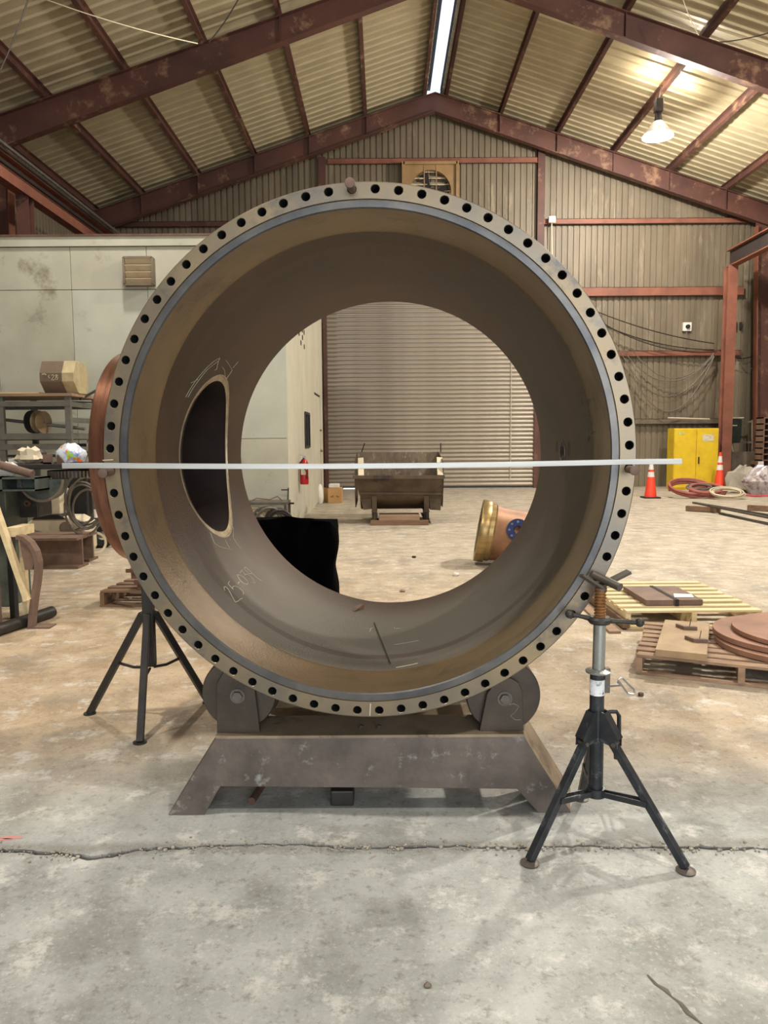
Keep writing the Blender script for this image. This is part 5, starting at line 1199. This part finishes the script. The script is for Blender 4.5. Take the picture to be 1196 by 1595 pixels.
# reels and shaft on the rack
z_ = aty(60, 657, RY0).z
rs = thing('reel_shaft', 'steel shaft with three bronze reels on the rack shelf', 'reel', (-5.0, 11.1, aty(60, 676, RY0).z))
ctr = [aty(50, 657, 11.05), aty(60, 657, 11.0), aty(68, 658, 10.95)]
mb = MB(); mb.cyl(aty(-10, 652, 11.15), aty(133, 668, 10.9), .025, n=10); obj('shaft', mb, 'silver', rs)
for i, c_ in enumerate(ctr):
    mb = MB(); mb.lathe([(.02, -.012), (.165, -.012), (.165, .012), (.02, .012)], c_, (.95, -.25, 0), 32); obj('reel_flange', mb, ['darksteel', 'plate', 'plate'][i], rs, smooth=True)
mb = MB(); mb.bar(aty(125, 622, 11), aty(150, 608, 11.3), .03, .03); solo('thin_bar', mb, 'darksteel', 'thin dark bar sticking out right of the rack', 'bar')
mb = MB(); mb.bar(aty(112, 626, 11.2), aty(150, 627, 11.2), .025, .025); solo('thin_bar', mb, 'steel', 'thin grey bar sticking out level right of the rack', 'bar')
mb = MB(); mb.box(aty(135, 700, 11.5).x, aty(143, 700, 11.5).x, 11.5, 11.55, 0, aty(140, 675, 11.5).z); solo('upright_sheet', mb, 'white', 'narrow pale upright sheet between the rack and the pipe', 'sheet')
# welding positioner / work table in front of the rack
PY = 6.7
pos = thing('work_positioner', 'green-grey work positioner with a toothed ring and loaded table at the left', 'positioner', (-3.2, 7.1, 0))
zt4 = aty(60, 731, PY).z
q0, q1 = aty(35, 726, PY), aty(134, 723, PY)
mb = MB(); mb.box(-4.6, q1.x + .02, PY, PY + .9, zt4 - .0, zt4 + .045); obj('table_top', mb, 'darksteel', pos, bevel=.004)
ga, gb = aty(52, 736, PY).x, aty(135, 736, PY).x; gc = V((ga + gb) / 2, PY + .35, zt4 - .055); gr_ = (gb - ga) / 2
mb = MB(); mb.lathe([(.1, -.03), (gr_, -.03), (gr_, .035), (.1, .035)], gc, (0, 0, 1), 48); ring_ = obj('gear_ring', mb, 'darksteel', pos)
for i in range(48):
    t = 2 * math.pi * i / 48; c_ = gc + V(math.cos(t), math.sin(t), 0) * (gr_ + .005)
    if c_.y > gc.y + .1: continue
    mb = MB(); mb.bar(c_ - V(0, 0, .03), c_ + V(0, 0, .032), .016, .012, (math.cos(t), math.sin(t), 0)); obj('tooth', mb, 'concrete_block', ring_)
# half-round guard
hc_ = aty(65, 747, PY - .05); hr = (aty(98, 747, PY).x - aty(32, 747, PY).x) / 2
mb = MB(); mb.prism([(hr * math.cos(t), hr * math.sin(t)) for t in [math.pi + math.pi * i / 20 for i in range(21)]], hc_, (1, 0, 0), (0, 0, 1), (0, .12, 0)); obj('sector_plate', mb, 'green_steel', pos, bevel=.003)
mb = MB(); mb.tube([hc_ + V(hr * math.cos(t), -.01, hr * math.sin(t)) for t in [math.pi + math.pi * i / 20 for i in range(21)]], .014, 6); obj('sector_rim', mb, 'concrete_block', pos, smooth=True)
mb = MB(); q = aty(13, 770, PY + .1); mb.box(-4.4, q.x, PY + .05, PY + .45, 0, zt4 - .12); obj('pedestal', mb, 'green_steel', pos, bevel=.01)
mb = MB(); q0, q1 = aty(22, 760, PY + .3), aty(60, 806, PY + .3); mb.box(q0.x, q1.x, PY + .3, PY + .6, q1.z, zt4 - .1); gbx = obj('gearbox', mb, 'darksteel', pos, bevel=.01)
mb = MB(); c_ = aty(44, 784, PY + .28); mb.lathe([(.012, 0), (.03, 0), (.03, .03), (.012, .03)], c_, (0, -1, 0), 20); obj('shaft_boss', mb, 'rust', gbx, smooth=True)
mb = MB(); q0, q1 = aty(0, 744, PY - .3), aty(57, 765, PY - .3)
wl = .014
for (a, b, c2, d2_) in ((-4.6, q1.x, q0.z - wl, q0.z), (-4.6, q1.x, q1.z, q1.z + wl)): mb.box(a, b, PY - .3, PY - .02, c2, d2_)
mb.box(q1.x - wl, q1.x, PY - .3, PY - .02, q1.z, q0.z); mb.box(-4.6, q1.x, PY - .04, PY - .025, q1.z, q0.z); mb.box(-4.6, aty(3, 750, PY - .3).x, PY - .3, PY - .02, q1.z, q0.z)
obj('channel_arm', mb, 'green_steel', pos)
# things on the table
zt5 = zt4 + .045
mb = MB(); mb.cyl(aty(-25, 717, PY - .2), aty(51, 739, PY - .25), .036, n=20); solo('steel_tube', mb, 'rust2', 'brown steel tube slanting across the front of the work table', 'tube', smooth=True)
lump((aty(12, 735, PY - .15).x, PY - .15, aty(12, 741, PY - .15).z), .09, .07, .11, 'paper', 'white_rag', 'white rag lying below the slanting tube on the channel', 'rag', 4, .3, 12)
mb = MB(); q0, q1 = aty(13, 718, PY + .3), aty(32, 724, PY + .3); mb.box(q0.x, q1.x, PY + .3, PY + .45, zt5, q0.z + .02); solo('white_box', mb, 'paper', 'small flat white box at the left of the work table', 'box')
lump((aty(46, 718, PY + .25).x, PY + .25, zt5), .11, .1, .14, 'cream', 'crumpled_glove', 'crumpled pale work gloves on the work table', 'gloves', 6, .35, 14)
lump((aty(58, 718, PY + .35).x, PY + .4, zt5), .07, .1, .11, 'darksteel', 'scrap_lump', 'dark lump of scrap behind the crumpled gloves', 'scrap', 16, .35, 14)
mb = MB(); q = aty(67, 724, PY + .05); mb.prism([(0, 0), (.075, 0), (.085, .09), (-.0, .085)], (q.x, PY + .05, zt5), (1, 0, 0), (0, 0, 1), (0, .02, 0)); mb.box(q.x + .0, q.x + .085, PY + .05, PY + .15, zt5, zt5 + .015); solo('angle_piece', mb, 'rust2', 'rusty angle piece standing on the work table edge', 'angle')
mb = MB(); q = aty(84, 722, PY + .05); mb.prism([(0, 0), (.08, 0), (.015, .085)], (q.x, PY + .1, zt5), (1, 0, 0), (0, 0, 1), (0, .015, 0)); solo('triangle_gusset', mb, 'rust', 'rusty triangular plate standing beside the plastic bag', 'plate')
bag = mat('printed_bag', (206, 220, 226), (226, 226, 236), 7, .4, 0, .1, (110, 130, 200), 9, .56)
def add_spot(m, col, sc, thr):
    nt = m.node_tree; n = nt.nodes; L = nt.links; b = n['Principled BSDF']; old = b.inputs['Base Color'].links[0].from_socket
    tc = n.new('ShaderNodeTexCoord'); t = n.new('ShaderNodeTexNoise'); t.inputs['Scale'].default_value = sc; L.new(tc.outputs['Object'], t.inputs['Vector'])
    r = n.new('ShaderNodeMapRange'); r.inputs[1].default_value = thr; r.inputs[2].default_value = thr + .03; L.new(t.outputs[0], r.inputs[0])
    x = n.new('ShaderNodeMix'); x.data_type = 'RGBA'; x.inputs[7].default_value = lin(col); L.new(old, x.inputs[6]); L.new(r.outputs[0], x.inputs[0]); L.new(x.outputs[2], b.inputs['Base Color'])
add_spot(bag, (160, 214, 60), 11, .60); add_spot(bag, (240, 120, 60), 12.7, .62)
lump((aty(110, 715, PY + .25).x, PY + .25, zt5), .135, .12, .17, bag, 'plastic_bag', 'colourful printed plastic bag on the work table', 'bag', 2, .12, 20)
# cables, white machine, wheel behind the table
MY = 9.75
wm = thing('white_machine', 'rounded white floor machine with a cream box on it behind the left beams', 'machine', (-3.9, MY + .3, 0))
q0, q1 = aty(38, 805, MY).x, aty(132, 805, MY).x; zt6 = aty(80, 805, MY).z
mb = MB(); w_ = q1 - q0; mb.prism([(0, .1), (.05, 0), (w_ - .05, 0), (w_, .1), (w_, zt6 - .08), (w_ - .15, zt6 + .0), (.15, zt6), (.02, zt6 - .08)], (q0, MY, 0), (1, 0, 0), (0, 0, 1), (0, .4, 0)); obj('body', mb, 'cream', wm, bevel=.03, seg=3)
mb = MB(); a0, a1 = aty(68, 780, MY + .1), aty(94, 800, MY + .1); mb.box(a0.x, a1.x, MY + .1, MY + .4, zt6, aty(80, 762, MY + .1).z); obj('top_box', mb, 'cream', wm, bevel=.01)
mb = MB(); mb.prism([(-.12, -.03), (.15 + a1.x - a0.x - .03, -.03), (a1.x - a0.x + .02, .03), (-.02, .03)], (a0.x, MY - .02, zt6), (1, 0, 0), (0, 0, 1), (0, .35, 0)); obj('black_cover', mb, 'rubber', wm)
mb = MB(); c_ = aty(104, 822, MY - .02); mb.lathe([(0, 0), (.085, 0), (.085, .04), (0, .04)], c_, (0, -1, 0), 12, closed=False); obj('filter_cap', mb, 'concrete_block', wm)
mb = MB(); mb.tube([aty(40, 806, MY - .04), aty(38, 816, MY - .04), aty(55, 826, MY - .04), aty(80, 833, MY - .04), aty(110, 829, MY - .04), aty(132, 818, MY - .04)], .012, 6); obj('hose', mb, 'cable', wm, smooth=True)
bq = thing('black_machine', 'tall black machine behind the hanging cable coil at the left', 'machine', (-3.9, MY + .9, 0))
a0, a1 = aty(94, 740, MY + .8), aty(158, 740, MY + .8); mb = MB(); mb.box(a0.x, a1.x - .1, MY + .5, MY + .85, 0, aty(100, 738, MY + .8).z); obj('body', mb, 'rubber', bq, bevel=.02)
mb = MB(); mb.bar(aty(140, 740, MY + .44), aty(143, 800, MY + .44), .05, .04, (1, 0, 0)); obj('post', mb, 'darksteel', bq)
c_ = aty(137, 784, MY - .3); hcoil = coil((c_.x, MY - .45, c_.z), .20, 6, .014, 'cable', 'grey cable coil hanging by the black machine', 'cable_coil', 1.4, (0, 1, 0), .22, 'cable')
mb = MB(); mb.bar(aty(130, 752, MY - .36), aty(133, 762, MY - .36), .03, .03); mb.bar(aty(131, 752, MY - .36), aty(131, 752, MY + .5), .03, .03); solo('cable_hook', mb, 'darksteel', 'short dark hook carrying the hanging cable coil', 'hook')
mb = MB(); c_ = aty(149, 800, MY - .55); mb.cyl(c_ + V(0, 0, .05), c_ - V(.0, 0, .05), .022, n=10); obj('plug', mb, 'white', hcoil)
mb = MB(); c_ = V(aty(160, 836, 10.6).x, 10.6, .17); mb.lathe([(.07, -.07), (.14, -.08), (.17, -.05), (.17, .05), (.14, .08), (.07, .07)], c_, (.35, -1, 0), 32)
wh = solo('rubber_wheel', mb, 'rubber', 'black rubber wheel standing by the left edge of the pipe', 'wheel', smooth=True)
mb = MB(); c_ = aty(148, 845, 9.95); mb.lathe([(.12, -.01), (.15, -.01), (.15, .01), (.12, .01)], V(c_.x, 9.95, .155), (.5, -1, 0), 28); solo('steel_hoop', mb, 'cream', 'pale steel hoop standing before the rubber wheel', 'hoop', smooth=True)
# floor beams
b1a, b1b = fl(-60, 887), fl(127, 884)
b1b = V(fl(127, 884).x, 8.75, 0)
mb = MB(); mb.ibeam(V(-5.6, 8.95, .185), V(b1b.x, 8.95, .185), .37, .32, .03); solo('steel_beam', mb, 'rust2', 'nearer brown steel beam lying on the floor at the left', 'beam')
mb = MB(); mb.ibeam(V(-4.9, 9.45, .175), V(fl(157, 868).x, 9.45, .175), .35, .3, .03); solo('steel_beam', mb, 'rust2', 'farther brown steel beam lying behind the nearer one at the left', 'beam')
# timber trestle, bent bracket and pipe at the near left
TY = 6.0
tr = thing('timber_trestle', 'pale timber frame standing at the left edge', 'frame', (-2.95, TY, 0))
mb = MB(); mb.box(aty(20, 850, TY).x, aty(28, 850, TY).x, TY + .1, TY + .15, .0, aty(20, 835, TY).z); obj('post', mb, 'wood', tr)
mb = MB(); a0, a1 = aty(8, 826, TY), aty(27, 840, TY); mb.box(a0.x, a1.x, TY, TY + .3, a1.z + .02, a0.z + .02); obj('cap_block', mb, 'wood', tr)
mb = MB(); mb.bar(aty(-14, 770, TY - .1), aty(43, 935, TY - .1), .07, .035, (1, 0, .3)); obj('leaning_batten', mb, 'wood', tr)
mb = MB(); mb.box(-3.3, aty(0, 900, TY).x + .02, TY - .1, TY - .04, 0, 1.05); obj('post', mb, 'rust2', tr)
mb = MB(); mb.box(aty(12, 860, TY + .3).x, aty(20, 860, TY + .3).x, TY + .28, TY + .35, 0, .7); obj('post', mb, 'rubber', tr)
br = thing('bent_bracket', 'curved brown steel bracket standing on its foot at the left', 'bracket', (-2.85, 5.95, 0))
BY = 5.93
cv = [(24, 837), (34, 839), (44, 847), (52, 860), (56, 876), (56, 892), (54, 910), (50, 935), (47, 960), (46, 979)]
mb = MB(); pts = [aty(*q, BY) for q in cv]; pts[-1].z = 0.01
vs = []
for i, p in enumerate(pts):
    a_ = pts[max(0, i - 1)]; b_ = pts[min(len(pts) - 1, i + 1)]; d_ = (b_ - a_).normalized(); nn = V(-d_.z, 0, d_.x)
    for s1, s2 in ((-.018, 0), (.018, 0), (.018, .09), (-.018, .09)): vs.append(p + nn * s1 + V(0, s2, 0))
nn_ = len(pts); mb.add(vs, [(4 * i + k, 4 * i + (k + 1) % 4, 4 * i + 4 + (k + 1) % 4, 4 * i + 4 + k) for i in range(nn_ - 1) for k in range(4)] + [(0, 1, 2, 3), (4 * nn_ - 1, 4 * nn_ - 2, 4 * nn_ - 3, 4 * nn_ - 4)])
obj('strap', mb, 'rust2', br, bevel=.003)
mb = MB(); mb.prism([(aty(*q, BY).x, aty(*q, BY).z) for q in ((27, 842), (38, 848), (47, 862), (50, 878), (48, 888), (36, 889))], (0, BY + .03, 0), (1, 0, 0), (0, 0, 1), (0, .02, 0)); obj('web_plate', mb, 'rust2', br)
mb = MB(); q = fl(80, 978); mb.box(pts[-1].x - .02, q.x, BY - .0, BY + .13, 0, .012); obj('foot_plate', mb, 'rust2', br)
mb = MB(); p, q = fl(-30, 990, .05), fl(73, 957, .05); mb.cyl(V(p.x, p.y, .05), V(q.x, q.y + .1, .05), .048, n=24); solo('steel_pipe', mb, 'darksteel', 'dark steel pipe lying on the floor behind the bent bracket', 'pipe', smooth=True)
# low pallet with offcuts behind the pipe at the left
pallet('pallet', 'small dark pallet with channel offcuts behind the left tripod stand', (-2.60, 6.72), (1, -.05), (.1, 1), 1.0, .6, 4, .15, 'wood3', .1)
zq = .155
for i, (x_, y_, w_, h_, r_, lab) in enumerate(((-2.26, 6.82, .5, .05, .02, 'lowest'), (-2.28, 6.8, .5, .04, -.05, 'second'), (-2.32, 6.84, .5, .06, .04, 'third'), (-2.36, 6.82, .5, .035, -.02, 'topmost'))):
    mb = MB(); mb.bar((x_, y_, zq + h_ / 2), (x_ + w_, y_ + r_, zq + h_ / 2), .16, h_ * .2); mb.bar((x_, y_ - .07, zq + h_ / 2), (x_ + w_, y_ - .07 + r_, zq + h_ / 2), .014, h_); mb.bar((x_, y_ + .07, zq + h_ / 2), (x_ + w_, y_ + .07 + r_, zq + h_ / 2), .014, h_)
    solo('channel_offcut', mb, 'rust', f'{lab} channel offcut in the pile on the small dark pallet', 'offcut'); zq += h_ + .002
mb = MB(); mb.bar(fl(176, 939, .02), fl(203, 932, .10), .03, .01); solo('loose_strip', mb, 'rust2', 'thin steel strip leaning in the side of the small dark pallet', 'strip')

p = fl(666, 1537); lump((p.x, p.y, 0), .012, .009, .012, 'concrete_block', 'stone', 'small grey stone on the bare floor in front of the crack', 'stone', 11, .2, 8)
